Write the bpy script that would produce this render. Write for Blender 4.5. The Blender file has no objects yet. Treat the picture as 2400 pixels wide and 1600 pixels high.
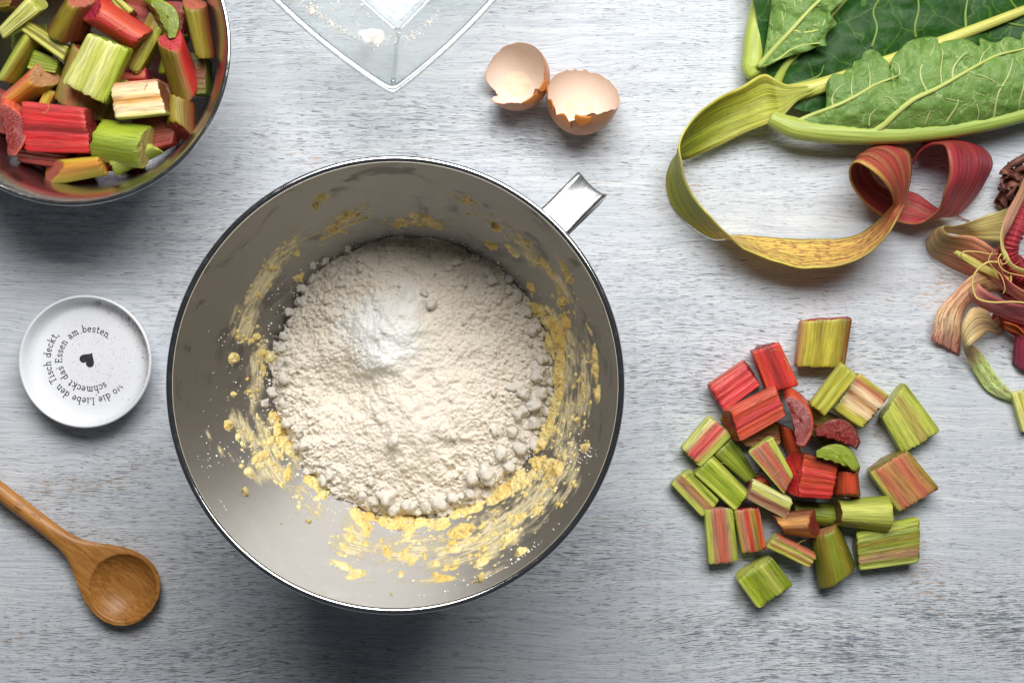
import bpy, math, random
import numpy as np
from mathutils import Vector, Matrix

# ------------------------------------------------------------------ camera, light, exposure
SC = bpy.context.scene
COL = SC.collection
F_PX, CAM_H = 2922.0, 75.0                       # focal length in pixels of the 2400 px photograph, camera height in cm
cam_d = bpy.data.cameras.new('camera')
cam_d.sensor_width = 36.0
cam_d.lens = F_PX / 2400.0 * 36.0
cam_d.clip_start = 0.01
cam_d.clip_end = 50.0
cam = bpy.data.objects.new('camera', cam_d)
COL.objects.link(cam)
cam.location = (0, 0, CAM_H * 0.01)
cam.rotation_euler = (0, 0, 0)
SC.camera = cam

world = bpy.data.worlds.new('World')
SC.world = world
world.use_nodes = True
wb = world.node_tree.nodes['Background']
wb.inputs[0].default_value = (0.82, 0.91, 1.0, 1)
wb.inputs[1].default_value = 0.05

def area(name, loc, target, sx, sy, power, color):
    d = bpy.data.lights.new(name, 'AREA')
    d.shape = 'RECTANGLE'
    d.size, d.size_y = sx, sy
    d.energy = power
    d.color = color
    o = bpy.data.objects.new(name, d)
    COL.objects.link(o)
    o.location = loc
    v = Vector(target) - Vector(loc)
    o.rotation_euler = v.to_track_quat('-Z', 'Y').to_euler()
    return o

area('window_light', (0.08, 0.57, 0.86), (0.0, 0.0, 0.0), 0.9, 0.48, 16.0, (1.0, 0.985, 0.965))

SC.view_settings.view_transform = 'Standard'
SC.view_settings.look = 'None'
SC.view_settings.exposure = 0.0
SC.view_settings.gamma = 1.0
SC.view_settings.use_curve_mapping = False
SC.render.engine = 'CYCLES'
SC.cycles.max_bounces = 12
SC.cycles.transmission_bounces = 12
SC.cycles.transparent_max_bounces = 12
SC.cycles.use_denoising = True

# ------------------------------------------------------------------ numeric helpers
def W(p, z):                                      # photograph pixel at height z (cm) -> point in cm
    k = (CAM_H - z) / F_PX
    return np.array([(p[0] - 1200.0) * k, (800.0 - p[1]) * k, z])

def Z1(x, y): return (x * 600 / 1882, y * 600 / 1882)
def Z2(x, y): return (600 + x * 900 / 2352, y * 900 / 2352)
def Z3(x, y): return (1500 + x * 900 / 2171, y * 900 / 2171)
def Z4(x, y): return (1900 + x * 500 / 1120, 300 + y * 500 / 1120)
def Z5(x, y): return (1550 + x * 700 / 1524, 720 + y * 700 / 1524)
def Z6(x, y): return (x * 400 / 1651, 660 + y * 400 / 1651)
def Z7(x, y): return (x * 440 / 1643, 1080 + y * 440 / 1643)
def Z8(x, y): return (370 + x * 1110 / 1568, 350 + y * 1110 / 1568)

def to_px(v):                                     # cm points -> pixel
    k = F_PX / (CAM_H - v[..., 2])
    return 1200 + v[..., 0] * k, 800 - v[..., 1] * k

def hsh(ix, iy, iz, seed):
    h = (ix.astype(np.int64) * 374761393 + iy.astype(np.int64) * 668265263 + iz.astype(np.int64) * 2147483647 + seed * 144269504) & 0x7fffffff
    h = ((h ^ (h >> 13)) * 1274126177) & 0x7fffffff
    h = ((h ^ (h >> 15)) * 2246822519) & 0x7fffffff
    return ((h ^ (h >> 16)) & 0xffffff) / float(0xffffff)

def vn(x, y, z=0.0, seed=0):                      # value noise -1..1
    x, y, z = np.broadcast_arrays(np.asarray(x, float), np.asarray(y, float), np.asarray(z, float))
    fx, fy, fz = np.floor(x), np.floor(y), np.floor(z)
    tx, ty, tz = x - fx, y - fy, z - fz
    tx, ty, tz = (t * t * t * (t * (t * 6 - 15) + 10) for t in (tx, ty, tz))
    r = 0
    for dx in (0, 1):
        for dy in (0, 1):
            for dz in (0, 1):
                w = (tx if dx else 1 - tx) * (ty if dy else 1 - ty) * (tz if dz else 1 - tz)
                r = r + w * hsh(fx + dx, fy + dy, fz + dz, seed)
    return r * 2 - 1

def fbm(x, y, z=0.0, oct=4, seed=0):
    r, a, f = 0, 0.5, 1.0
    for i in range(oct):
        r = r + a * vn(np.asarray(x) * f, np.asarray(y) * f, np.asarray(z) * f, seed + i * 17)
        a *= 0.5; f *= 2.03
    return r

def worley(x, y, seed=0):                         # distance to nearest feature point
    fx, fy = np.floor(x), np.floor(y)
    best = np.full(np.shape(x), 9.0)
    for dx in (-1, 0, 1):
        for dy in (-1, 0, 1):
            cx, cy = fx + dx, fy + dy
            px = cx + hsh(cx, cy, cx * 0, seed); py = cy + hsh(cx, cy, cx * 0 + 5, seed)
            best = np.minimum(best, np.hypot(px - x, py - y))
    return best

def crom(pts, n):                                 # Catmull-Rom through rows of pts, n samples per span
    p = np.asarray(pts, float)
    p = np.vstack([2 * p[0] - p[1], p, 2 * p[-1] - p[-2]])
    out = []
    for i in range(1, len(p) - 2):
        t = np.linspace(0, 1, n, endpoint=False)[:, None]
        a, b, c, d = p[i - 1], p[i], p[i + 1], p[i + 2]
        out.append(0.5 * (2 * b + (c - a) * t + (2 * a - 5 * b + 4 * c - d) * t ** 2 + (3 * b - a - 3 * c + d) * t ** 3))
    out.append(p[-2][None, :])
    return np.vstack(out)

def sr(r, g, b, k=1.0):                           # sRGB 0..255 -> linear
    o = []
    for c in (r, g, b):
        c /= 255.0
        c = c / 12.92 if c <= 0.04045 else ((c + 0.055) / 1.055) ** 2.4
        o.append(min(0.92, c * k))
    return tuple(o)

# ------------------------------------------------------------------ object helpers
def grid_faces(nu, nv, wrap_u=False, wrap_v=False):
    f = []
    for i in range(nu if wrap_u else nu - 1):
        for j in range(nv if wrap_v else nv - 1):
            a = i * nv + j; b = i * nv + (j + 1) % nv
            c = ((i + 1) % nu) * nv + (j + 1) % nv; d = ((i + 1) % nu) * nv + j
            f.append((a, d, c, b))
    return f

def obj(name, verts, faces, mat, parent=None, origin=None, col=None, fib=None, smooth=True, kind=None):
    """one mesh object; verts in cm (world); origin in cm when top-level, else the parent's"""
    v = np.asarray(verts, float).reshape(-1, 3)
    if parent is not None:
        org = np.array(parent['_org'])
    else:
        org = np.zeros(3) if origin is None else np.asarray(origin, float)
    me = bpy.data.meshes.new(name)
    me.from_pydata(((v - org) * 0.01).tolist(), [], [tuple(int(q) for q in f) for f in faces])
    if smooth:
        me.polygons.foreach_set('use_smooth', [True] * len(me.polygons))
    if col is not None:
        c = np.asarray(col, float)
        if c.ndim == 1: c = np.tile(c, (len(v), 1))
        if c.shape[1] == 3: c = np.hstack([c, np.ones((len(c), 1))])
        at = me.color_attributes.new('Col', 'FLOAT_COLOR', 'POINT')
        at.data.foreach_set('color', c.ravel().astype(np.float32))
    if fib is not None:
        at = me.attributes.new('fib', 'FLOAT_VECTOR', 'POINT')
        at.data.foreach_set('vector', np.asarray(fib, float).ravel().astype(np.float32))
    me.materials.append(mat)
    o = bpy.data.objects.new(name, me)
    COL.objects.link(o)
    o['_org'] = [float(q) for q in org]
    if parent is not None:
        o.parent = parent
    else:
        o.location = [float(q) * 0.01 for q in org]
    if kind: o['kind'] = kind
    return o

def thing(name, label, cat, loc, group=None):
    o = bpy.data.objects.new(name, None)
    COL.objects.link(o)
    o.empty_display_size = 0.01
    o['_org'] = [float(q) for q in loc]
    o.location = [float(q) * 0.01 for q in loc]
    o['label'] = label; o['category'] = cat
    if group: o['group'] = group
    return o

def tag(o, label, cat, group=None):
    o['label'] = label; o['category'] = cat
    if group: o['group'] = group
    return o

def lathe(prof, n, center):                       # closed profile list (r,z) -> verts, faces
    prof = np.asarray(prof, float)
    th = np.linspace(0, 2 * np.pi, n, endpoint=False)
    v = np.stack([center[0] + np.outer(np.cos(th), prof[:, 0]), center[1] + np.outer(np.sin(th), prof[:, 0]),
                  center[2] + np.tile(prof[:, 1], (n, 1))], -1)
    return v.reshape(-1, 3), grid_faces(n, len(prof), wrap_u=True)

def tube(pts, radii, seg=8, flat=1.0):
    p = np.asarray(pts, float); n = len(p)
    rad = np.interp(np.linspace(0, 1, n), np.linspace(0, 1, len(radii)), radii)
    t = np.gradient(p, axis=0); t /= np.linalg.norm(t, axis=1)[:, None] + 1e-9
    up = np.array([0, 0, 1.0]); V = []
    for i in range(n):
        s = np.cross(t[i], up)
        if np.linalg.norm(s) < 1e-3: s = np.array([1.0, 0, 0])
        s /= np.linalg.norm(s); u = np.cross(s, t[i])
        for k in range(seg):
            a = 2 * np.pi * k / seg
            V.append(p[i] + rad[i] * (np.cos(a) * s + flat * np.sin(a) * u))
    f = grid_faces(n, seg, wrap_v=True)
    f.append(tuple(range(seg))); f.append(tuple((n - 1) * seg + k for k in reversed(range(seg))))
    return np.array(V), f

def ico(sub=2):
    import bmesh
    bm = bmesh.new(); bmesh.ops.create_icosphere(bm, subdivisions=sub, radius=1.0)
    v = np.array([list(x.co) for x in bm.verts]); f = [[x.index for x in q.verts] for q in bm.faces]
    bm.free(); return v, f

# ------------------------------------------------------------------ node helper
class G:
    def __init__(s, name):
        s.m = bpy.data.materials.new(name); s.m.use_nodes = True
        s.t = s.m.node_tree; s.b = s.t.nodes['Principled BSDF']; s.out = s.t.nodes['Material Output']
    def n(s, typ, ins=None, **props):
        nd = s.t.nodes.new(typ)
        for k, v in props.items(): setattr(nd, k, v)
        for k, v in (ins or {}).items(): s.put(nd, k, v)
        return nd
    def put(s, nd, k, v):
        i = nd.inputs[k]
        if isinstance(v, bpy.types.NodeSocket): s.t.links.new(v, i)
        else:
            if isinstance(v, (tuple, list)) and i.type == 'RGBA' and len(v) == 3: v = (*v, 1)
            i.default_value = v
    def set(s, **kw):
        for k, v in kw.items(): s.put(s.b, k.replace('_', ' '), v)
        return s.m
    def coord(s, which='Object'): return s.n('ShaderNodeTexCoord').outputs[which]
    def attr(s, name, out='Vector'): return s.n('ShaderNodeAttribute', attribute_name=name).outputs[out]
    def map(s, v, scale=(1, 1, 1), loc=(0, 0, 0), rot=(0, 0, 0)):
        return s.n('ShaderNodeMapping', {'Vector': v, 'Scale': scale, 'Location': loc, 'Rotation': rot}).outputs[0]
    def noise(s, v, scale=1.0, detail=3.0, rough=0.55, dist=0.0):
        return s.n('ShaderNodeTexNoise', {'Vector': v, 'Scale': scale, 'Detail': detail, 'Roughness': rough, 'Distortion': dist}).outputs[0]
    def voro(s, v, scale=1.0, feature='F1', out='Distance', rnd=1.0):
        return s.n('ShaderNodeTexVoronoi', {'Vector': v, 'Scale': scale, 'Randomness': rnd}, feature=feature).outputs[out]
    def ramp(s, f, stops, interp='LINEAR'):
        nd = s.n('ShaderNodeValToRGB', {'Fac': f}); r = nd.color_ramp; r.interpolation = interp
        while len(r.elements) < len(stops): r.elements.new(0.5)
        for e, (p, c) in zip(r.elements, stops):
            e.position = p; e.color = (c, c, c, 1) if isinstance(c, (int, float)) else (*c, 1)
        return nd.outputs[0]
    def mth(s, op, a, b=0.0, clamp=False):
        nd = s.n('ShaderNodeMath', operation=op, use_clamp=clamp); s.put(nd, 0, a); s.put(nd, 1, b); return nd.outputs[0]
    def mix(s, f, a, b, blend='MIX'):
        nd = s.n('ShaderNodeMix', data_type='RGBA', blend_type=blend)
        s.put(nd, 0, f); s.put(nd, 6, a); s.put(nd, 7, b); return nd.outputs[2]
    def bump(s, h, strength=0.5, dist=0.001, normal=None):
        nd = s.n('ShaderNodeBump', {'Height': h, 'Strength': strength, 'Distance': dist})
        if normal is not None: s.put(nd, 'Normal', normal)
        return nd.outputs[0]
    def xyz(s, v): return s.n('ShaderNodeSeparateXYZ', {'Vector': v}).outputs
    def vec(s, x, y, z): 
        nd = s.n('ShaderNodeCombineXYZ'); s.put(nd, 0, x); s.put(nd, 1, y); s.put(nd, 2, z); return nd.outputs[0]

# ------------------------------------------------------------------ materials
def m_table():
    g = G('whitewashed_wood'); o = g.map(g.coord(), (100, 100, 100))          # cm
    x, y, _ = g.xyz(o)
    warp = g.noise(g.map(o, (0.045, 0.11, 1)), 1.0, 3, 0.5)
    warp2 = g.noise(g.map(o, (0.22, 0.5, 1)), 1.0, 2, 0.5)
    yw = g.mth('ADD', y, g.mth('ADD', g.mth('MULTIPLY', warp, 3.2), g.mth('MULTIPLY', warp2, 0.5)))
    v = g.vec(x, yw, 0.0)
    # worn regions: more wear towards the front edge and in patches
    reg = g.noise(g.map(o, (0.05, 0.12, 1), (3.1, 7.7, 0)), 1.0, 3, 0.55)
    front = g.n('ShaderNodeMapRange', {'Value': y, 'From Min': 2.0, 'From Max': -17.0, 'To Min': -0.03, 'To Max': 0.05}).outputs[0]
    wear = g.mth('ADD', reg, front)
    for (px, py, r, s) in ((1240, 345, 2.0, 0.12), (820, 358, 1.6, 0.13), (1030, 420, 3.0, 0.05), (230, 1290, 5.0, 0.10), (1890, 450, 3.0, 0.10), (2290, 1160, 1.6, 0.13), (520, 1290, 4.0, 0.08), (1620, 1080, 2.5, 0.08), (110, 1330, 1.5, 0.10)):
        c = W((px, py), 0)
        d = g.n('ShaderNodeVectorMath', {0: g.map(o, (1, 2.0, 1)), 1: (c[0], c[1] * 2.0, 0)}, operation='DISTANCE').outputs['Value']
        wear = g.mth('ADD', wear, g.n('ShaderNodeMapRange', {'Value': d, 'From Min': r, 'From Max': 0.0, 'To Min': 0.0, 'To Max': s}, interpolation_type='SMOOTHSTEP').outputs[0])
    tone = g.noise(g.map(v, (0.07, 3.0, 1)), 1.0, 6, 0.66)
    fine = g.noise(g.map(v, (0.28, 16, 1)), 1.0, 4, 0.65)
    base = g.ramp(tone, [(0.28, sr(190, 197, 206)), (0.45, sr(212, 217, 223)), (0.60, sr(224, 228, 232)), (0.78, sr(235, 237, 238))])
    base = g.mix(g.ramp(fine, [(0.40, 0.55), (0.50, 0.0)]), base, sr(158, 168, 182))
    hair = g.noise(g.map(v, (0.5, 42, 1), (2, 9, 0)), 1.0, 3, 0.6)
    base = g.mix(g.ramp(hair, [(0.36, 0.36), (0.46, 0.0)]), base, sr(132, 142, 158))
    cloud = g.noise(g.map(v, (0.10, 0.35, 1), (9, 2, 0)), 1.0, 3, 0.5)
    base = g.mix(g.mth('MULTIPLY', g.ramp(cloud, [(0.45, 0.0), (0.75, 1.0)]), 0.45), base, sr(194, 202, 212))
    # rubbed patches with blue grey undercoat
    pn = g.noise(g.map(v, (0.7, 5.0, 1), (1, 4, 0)), 1.0, 6, 0.70)
    blue = g.ramp(g.mth('ADD', pn, g.mth('MULTIPLY', g.mth('SUBTRACT', wear, 0.58), 0.85)), [(0.665, 0.0), (0.70, 1.0)])
    base = g.mix(g.mth('MULTIPLY', blue, 0.62), base, sr(120, 136, 160))
    # short dark pores along the grain
    p1 = g.noise(g.map(v, (0.62, 13.0, 1)), 1.0, 4, 0.62)
    t1 = g.mth('ADD', p1, g.mth('MULTIPLY', g.mth('SUBTRACT', wear, 0.50), 0.30))
    pore = g.ramp(t1, [(0.648, 0.0), (0.668, 1.0)])
    p2 = g.noise(g.map(v, (1.3, 28, 1), (5, 5, 0)), 1.0, 3, 0.5)
    t2 = g.mth('ADD', p2, g.mth('MULTIPLY', g.mth('SUBTRACT', wear, 0.50), 0.30))
    pore2 = g.ramp(t2, [(0.630, 0.0), (0.655, 0.85)])
    porec = g.mix(g.noise(g.map(v, (0.3, 1.0, 1), (2, 8, 0)), 1.0, 2), sr(58, 68, 86), sr(118, 106, 94))
    pall = g.mth('MAXIMUM', pore, pore2)
    base = g.mix(g.mth('MULTIPLY', pall, 0.80), base, porec)
    # bare brown wood flecks
    bn = g.noise(g.map(v, (1.3, 6.5, 1), (8, 3, 0)), 1.0, 5, 0.7)
    br = g.noise(g.map(o, (0.11, 0.16, 1), (6, 1, 0)), 1.0, 2, 0.5)
    brown = g.ramp(g.mth('ADD', bn, g.mth('MULTIPLY', g.mth('SUBTRACT', br, 0.5), 0.75)), [(0.665, 0.0), (0.71, 1.0)])
    base = g.mix(g.mth('MULTIPLY', brown, 0.62), base, sr(178, 140, 104))
    h = g.mth('SUBTRACT', g.mth('ADD', g.mth('MULTIPLY', fine, 0.4), g.mth('MULTIPLY', tone, 0.2)), g.mth('ADD', g.mth('MULTIPLY', pall, 0.55), g.mth('MULTIPLY', blue, 0.15)))
    return g.set(Base_Color=base, Roughness=0.55, Normal=g.bump(h, 0.75, 0.0011))

def m_steel(name, base, rough, aniso, line, stain=0.0):
    g = G(name); o = g.map(g.coord(), (100, 100, 100)); x, y, z = g.xyz(o)
    r = g.mth('SQRT', g.mth('ADD', g.mth('MULTIPLY', x, x), g.mth('MULTIPLY', y, y)))
    th = g.mth('ARCTAN2', y, x)
    v = g.vec(g.mth('MULTIPLY', r, 9.0), g.mth('MULTIPLY', z, 9.0), g.mth('MULTIPLY', g.mth('ABSOLUTE', th), 1.6))
    ln = g.noise(v, 2.2, 6, 0.8)
    c = g.mix(g.mth('MULTIPLY', ln, line), base, tuple(q * 0.62 for q in base))
    rg = g.mth('ADD', rough, g.mth('MULTIPLY', g.mth('SUBTRACT', ln, 0.5), 0.12))
    if stain:
        st = g.noise(g.vec(g.mth('MULTIPLY', x, 0.35), g.mth('MULTIPLY', y, 0.35), g.mth('MULTIPLY', z, 0.4)), 1.0, 6, 0.72, 0.6)
        sm = g.ramp(st, [(0.56, 0.0), (0.62, 1.0)])
        c = g.mix(g.mth('MULTIPLY', sm, stain), c, tuple(q * 0.55 for q in base))
        rg = g.mth('ADD', rg, g.mth('MULTIPLY', sm, 0.12))
    tg = g.n('ShaderNodeTangent', direction_type='RADIAL', axis='Z').outputs[0]
    g.set(Base_Color=c, Metallic=1.0, Roughness=rg, Anisotropic=aniso, Normal=g.bump(ln, 0.16, 0.0004))
    g.put(g.b, 'Tangent', tg); g.put(g.b, 'Anisotropic Rotation', 0.25)
    return g.m

def m_polished(name, base, rough):
    g = G(name); o = g.map(g.coord(), (100, 100, 100))
    sc = g.noise(g.map(o, (1.5, 1.5, 6)), 1.0, 6, 0.75)
    return g.set(Base_Color=base, Metallic=1.0, Roughness=g.mth('ADD', rough, g.mth('MULTIPLY', g.ramp(sc, [(0.5, 0.0), (0.8, 1.0)]), 0.18)))

def m_rhubarb(name, cut=False):
    g = G(name); at_ = g.n('ShaderNodeAttribute', attribute_name='Col'); c = at_.outputs['Color']; al_ = at_.outputs['Alpha']; f = g.attr('fib')
    if not cut:
        s1 = g.noise(g.map(f, (0.55, 7.0, 1)), 1.0, 4, 0.6)
        s2 = g.noise(g.map(f, (0.9, 26.0, 1)), 1.0, 4, 0.65)
        bl = g.noise(g.map(f, (1.6, 1.6, 1)), 1.0, 3, 0.5)
        k = g.mth('ADD', g.mth('MULTIPLY', s1, 1.15), g.mth('MULTIPLY', s2, 0.75))
        base = g.mix(1.0, c, g.ramp(k, [(0.62, (0.60, 0.56, 0.50)), (0.90, (1.05, 1.05, 1.03)), (1.22, (1.36, 1.32, 1.2))]), 'MULTIPLY')
        base = g.mix(g.mth('MULTIPLY', g.ramp(bl, [(0.45, 0.0), (0.8, 1.0)]), 0.25), base, g.mix(1.0, base, (1.1, 1.0, 0.55), 'MULTIPLY'))
        fl_ = g.noise(g.map(f, (0.5, 44.0, 1), (3, 1, 0)), 1.0, 3, 0.6)
        base = g.mix(g.mth('MULTIPLY', g.ramp(fl_, [(0.56, 0.0), (0.68, 1.0)]), 0.22), base, g.mix(0.5, base, (0.86, 0.80, 0.55)))
        dk_ = g.noise(g.map(f, (0.35, 15.0, 1), (7, 4, 0)), 1.0, 4, 0.7)
        base = g.mix(g.mth('MULTIPLY', g.ramp(dk_, [(0.58, 0.0), (0.70, 1.0)]), 0.45), base, g.mix(1.0, base, (0.42, 0.36, 0.34), 'MULTIPLY'))
        base = g.mix(al_, g.mix(0.5, c, base), base)
        h = g.mth('SUBTRACT', g.mth('ADD', g.mth('MULTIPLY', s1, 0.8), g.mth('MULTIPLY', s2, 0.45)), g.mth('MULTIPLY', g.ramp(dk_, [(0.58, 0.0), (0.70, 1.0)]), 0.5))
        return g.set(Base_Color=base, Roughness=0.36, Normal=g.bump(h, 0.55, 0.0010), Subsurface_Weight=0.12, Subsurface_Radius=(1.0, 0.5, 0.2), Subsurface_Scale=0.002)
    d = g.voro(f, 13.0)
    dots = g.ramp(d, [(0.18, 1.0), (0.42, 0.0)])
    nz = g.noise(f, 5.0, 4, 0.65)
    base = g.mix(1.0, c, g.ramp(nz, [(0.3, 0.78), (0.7, 1.10)]), 'MULTIPLY')
    base = g.mix(g.mth('MULTIPLY', dots, 0.42), base, g.mix(0.5, c, (0.80, 0.62, 0.45)))
    h = g.mth('ADD', dots, nz)
    return g.set(Base_Color=base, Roughness=0.33, Normal=g.bump(h, 0.40, 0.0008), Subsurface_Weight=0.12, Subsurface_Radius=(1.0, 0.4, 0.2), Subsurface_Scale=0.002)

def m_peel():
    g = G('rhubarb_peel_skin'); a = g.n('ShaderNodeAttribute', attribute_name='Col'); c, al = a.outputs['Color'], a.outputs['Alpha']
    f = g.attr('fib')
    s1 = g.noise(g.map(f, (0.14, 8.0, 1)), 1.0, 5, 0.7); s2 = g.noise(g.map(f, (0.3, 26.0, 1)), 1.0, 3, 0.6)
    k = g.mth('ADD', s1, g.mth('MULTIPLY', s2, 0.8))
    base = g.mix(1.0, c, g.ramp(k, [(0.66, (0.52, 0.45, 0.44)), (0.88, (1.05, 1.03, 1.0)), (1.10, (1.55, 1.5, 1.4))]), 'MULTIPLY')
    sp = g.noise(g.map(f, (2.0, 8.5, 1)), 1.0, 3, 0.6)
    spk = g.mth('MULTIPLY', g.ramp(sp, [(0.52, 0.0), (0.58, 1.0)]), al)
    base = g.mix(g.mth('MULTIPLY', spk, 0.72), base, sr(156, 44, 52))
    bs = g.set(Base_Color=base, Roughness=0.36, Normal=g.bump(k, 0.6, 0.0009))
    tr = g.n('ShaderNodeBsdfTranslucent', {'Color': base})
    mx = g.n('ShaderNodeMixShader', {0: 0.34, 1: g.b.outputs[0], 2: tr.outputs[0]})
    g.t.links.new(mx.outputs[0], g.out.inputs[0])
    return g.m

def m_leaf(name, c0, c1, net, netw, rough, transl, netscale=0.9):
    g = G(name); o = g.map(g.coord(), (100, 100, 100))
    w = g.n('ShaderNodeTexNoise', {'Vector': o, 'Scale': 0.9, 'Detail': 2.0})
    ow = g.n('ShaderNodeVectorMath', {0: o, 1: w.outputs['Color']}, operation='ADD').outputs[0]
    e1 = g.voro(ow, netscale, 'DISTANCE_TO_EDGE'); e2 = g.voro(ow, netscale * 3.4, 'DISTANCE_TO_EDGE')
    n1 = g.ramp(e1, [(0.0, 1.0), (netw, 0.0)]); n2 = g.ramp(e2, [(0.0, 0.55), (netw * 1.6, 0.0)])
    nt = g.mth('MAXIMUM', n1, n2)
    nz = g.noise(o, 0.55, 5, 0.6); n3 = g.noise(o, 7.0, 4, 0.6)
    base = g.ramp(nz, [(0.3, c0), (0.7, c1)])
    base = g.mix(1.0, base, g.ramp(n3, [(0.3, 0.82), (0.7, 1.12)]), 'MULTIPLY')
    base = g.mix(g.mth('MULTIPLY', nt, 0.62), base, net)
    hb = g.mth('ADD', g.mth('MULTIPLY', g.ramp(e1, [(0.0, 0.0), (0.45, 1.0)]), 0.8), g.mth('ADD', g.mth('MULTIPLY', g.ramp(e2, [(0.0, 0.0), (0.4, 1.0)]), 0.35), g.mth('MULTIPLY', n3, 0.25)))
    if transl > 0.2: hb = g.mth('ADD', g.mth('MULTIPLY', hb, 0.7), g.mth('MULTIPLY', nt, 0.6))
    g.set(Specular_IOR_Level=0.5 if transl > .2 else 0.22)
    g.set(Base_Color=base, Roughness=rough, Normal=g.bump(hb, 0.42 if transl > .2 else 0.26, 0.0014))
    tr = g.n('ShaderNodeBsdfTranslucent', {'Color': base})
    mx = g.n('ShaderNodeMixShader', {0: transl, 1: g.b.outputs[0], 2: tr.outputs[0]})
    g.t.links.new(mx.outputs[0], g.out.inputs[0])
    return g.m

def m_vein():
    g = G('leaf_rib_skin'); c = g.attr('Col', 'Color'); f = g.attr('fib')
    s1 = g.noise(g.map(f, (0.3, 6.0, 1)), 1.0, 4, 0.6); s2 = g.noise(g.map(f, (2.5, 3.0, 1)), 1.0, 4, 0.7)
    base = g.mix(1.0, c, g.ramp(s1, [(0.3, (0.72, 0.74, 0.6)), (0.7, (1.15, 1.12, 1.05))]), 'MULTIPLY')
    return g.set(Base_Color=base, Roughness=0.42, Normal=g.bump(g.mth('ADD', s1, g.mth('MULTIPLY', s2, 0.3)), 0.45, 0.0010), Subsurface_Weight=0.1, Subsurface_Radius=(0.6, 0.8, 0.2), Subsurface_Scale=0.002)

def m_spoon(dirn, knot):
    g = G('bamboo_wood'); o = g.map(g.coord(), (100, 100, 100), rot=(0, 0, -dirn))
    gr = g.noise(g.map(o, (0.35, 5.5, 5.5)), 1.0, 4, 0.6); ln = g.noise(g.map(o, (1.3, 15, 9)), 1.0, 4, 0.65)
    base = g.ramp(gr, [(0.25, sr(148, 96, 40)), (0.5, sr(184, 124, 58)), (0.75, sr(210, 152, 84))])
    kd = g.n('ShaderNodeVectorMath', {0: g.map(g.coord(), (100, 100, 0)), 1: knot}, operation='DISTANCE').outputs['Value']
    dash = g.ramp(g.mth('ADD', ln, g.n('ShaderNodeMapRange', {'Value': kd, 'From Min': 0.55, 'From Max': 0.1, 'To Min': 0.0, 'To Max': 0.14}).outputs[0]), [(0.60, 0.0), (0.67, 1.0)])
    base = g.mix(g.mth('MULTIPLY', dash, 0.7), base, sr(80, 40, 10))
    return g.set(Base_Color=base, Roughness=0.42, Normal=g.bump(g.mth('SUBTRACT', gr, g.mth('MULTIPLY', dash, 0.5)), 0.3, 0.0006), Coat_Weight=0.06, Coat_Roughness=0.3)

def m_plain(name, col, rough, nscale=0, namp=0.0, bump=0.0, sss=0.0, rad=(1, .8, .5), dark=0.85):
    g = G(name); base = col
    if nscale:
        nz = g.noise(g.map(g.coord(), (100, 100, 100)), nscale, 5, 0.65)
        base = g.mix(g.ramp(nz, [(0.35, 1.0), (0.65, 0.0)]), col, tuple(q * dark for q in col))
        if bump: g.set(Normal=g.bump(nz, bump, 0.001))
    g.set(Base_Color=base, Roughness=rough)
    if sss: g.set(Subsurface_Weight=sss, Subsurface_Radius=rad, Subsurface_Scale=0.002)
    return g.m

def m_glass():
    g = G('clear_glass')
    g.set(Base_Color=(0.99, 1.0, 0.995), Roughness=0.0, IOR=1.42, Transmission_Weight=1.0)
    mx = g.n('ShaderNodeMixShader', {0: 0.66, 1: g.b.outputs[0], 2: g.n('ShaderNodeBsdfTransparent', {'Color': (0.99, 1.0, 0.995, 1)}).outputs[0]})
    g.t.links.new(mx.outputs[0], g.out.inputs[0])
    return g.m

def m_dough():
    g = G('butter_dough'); o = g.map(g.coord(), (100, 100, 100)); n1 = g.noise(o, 0.55, 4, 0.6); n2 = g.noise(o, 4.5, 5, 0.65)
    c_ = g.ramp(n1, [(0.36, sr(236, 202, 116)), (0.52, sr(245, 221, 148)), (0.68, sr(249, 237, 188))])
    c_ = g.mix(1.0, c_, g.ramp(n2, [(0.3, 0.82), (0.7, 1.08)]), 'MULTIPLY')
    return g.set(Base_Color=c_, Roughness=0.38, Normal=g.bump(n2, 0.8, 0.001), Subsurface_Weight=0.3, Subsurface_Radius=(1, .7, .25), Subsurface_Scale=0.002)

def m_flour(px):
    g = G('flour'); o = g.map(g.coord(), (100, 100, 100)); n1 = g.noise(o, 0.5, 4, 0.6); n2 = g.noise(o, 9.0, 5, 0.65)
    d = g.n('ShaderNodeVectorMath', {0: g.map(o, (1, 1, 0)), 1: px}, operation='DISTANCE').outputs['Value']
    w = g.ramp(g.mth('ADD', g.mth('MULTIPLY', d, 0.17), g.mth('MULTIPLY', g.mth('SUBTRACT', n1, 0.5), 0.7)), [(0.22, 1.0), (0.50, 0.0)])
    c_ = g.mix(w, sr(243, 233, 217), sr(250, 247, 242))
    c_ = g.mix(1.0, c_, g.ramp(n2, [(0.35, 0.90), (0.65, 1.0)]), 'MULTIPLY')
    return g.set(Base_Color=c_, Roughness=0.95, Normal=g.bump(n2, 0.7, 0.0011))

def m_bead():
    g = G('bright_glass_edge')
    gl = g.n('ShaderNodeBsdfGlossy', {'Color': (0.97, 0.99, 1.0, 1), 'Roughness': 0.10})
    rf = g.n('ShaderNodeBsdfRefraction', {'Color': (0.98, 1.0, 0.99, 1), 'Roughness': 0.02, 'IOR': 1.25})
    m1 = g.n('ShaderNodeMixShader', {0: 0.5, 1: rf.outputs[0], 2: g.n('ShaderNodeBsdfTransparent').outputs[0]})
    mx = g.n('ShaderNodeMixShader', {0: 0.20, 1: m1.outputs[0], 2: gl.outputs[0]})
    g.t.links.new(mx.outputs[0], g.out.inputs[0])
    return g.m

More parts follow.
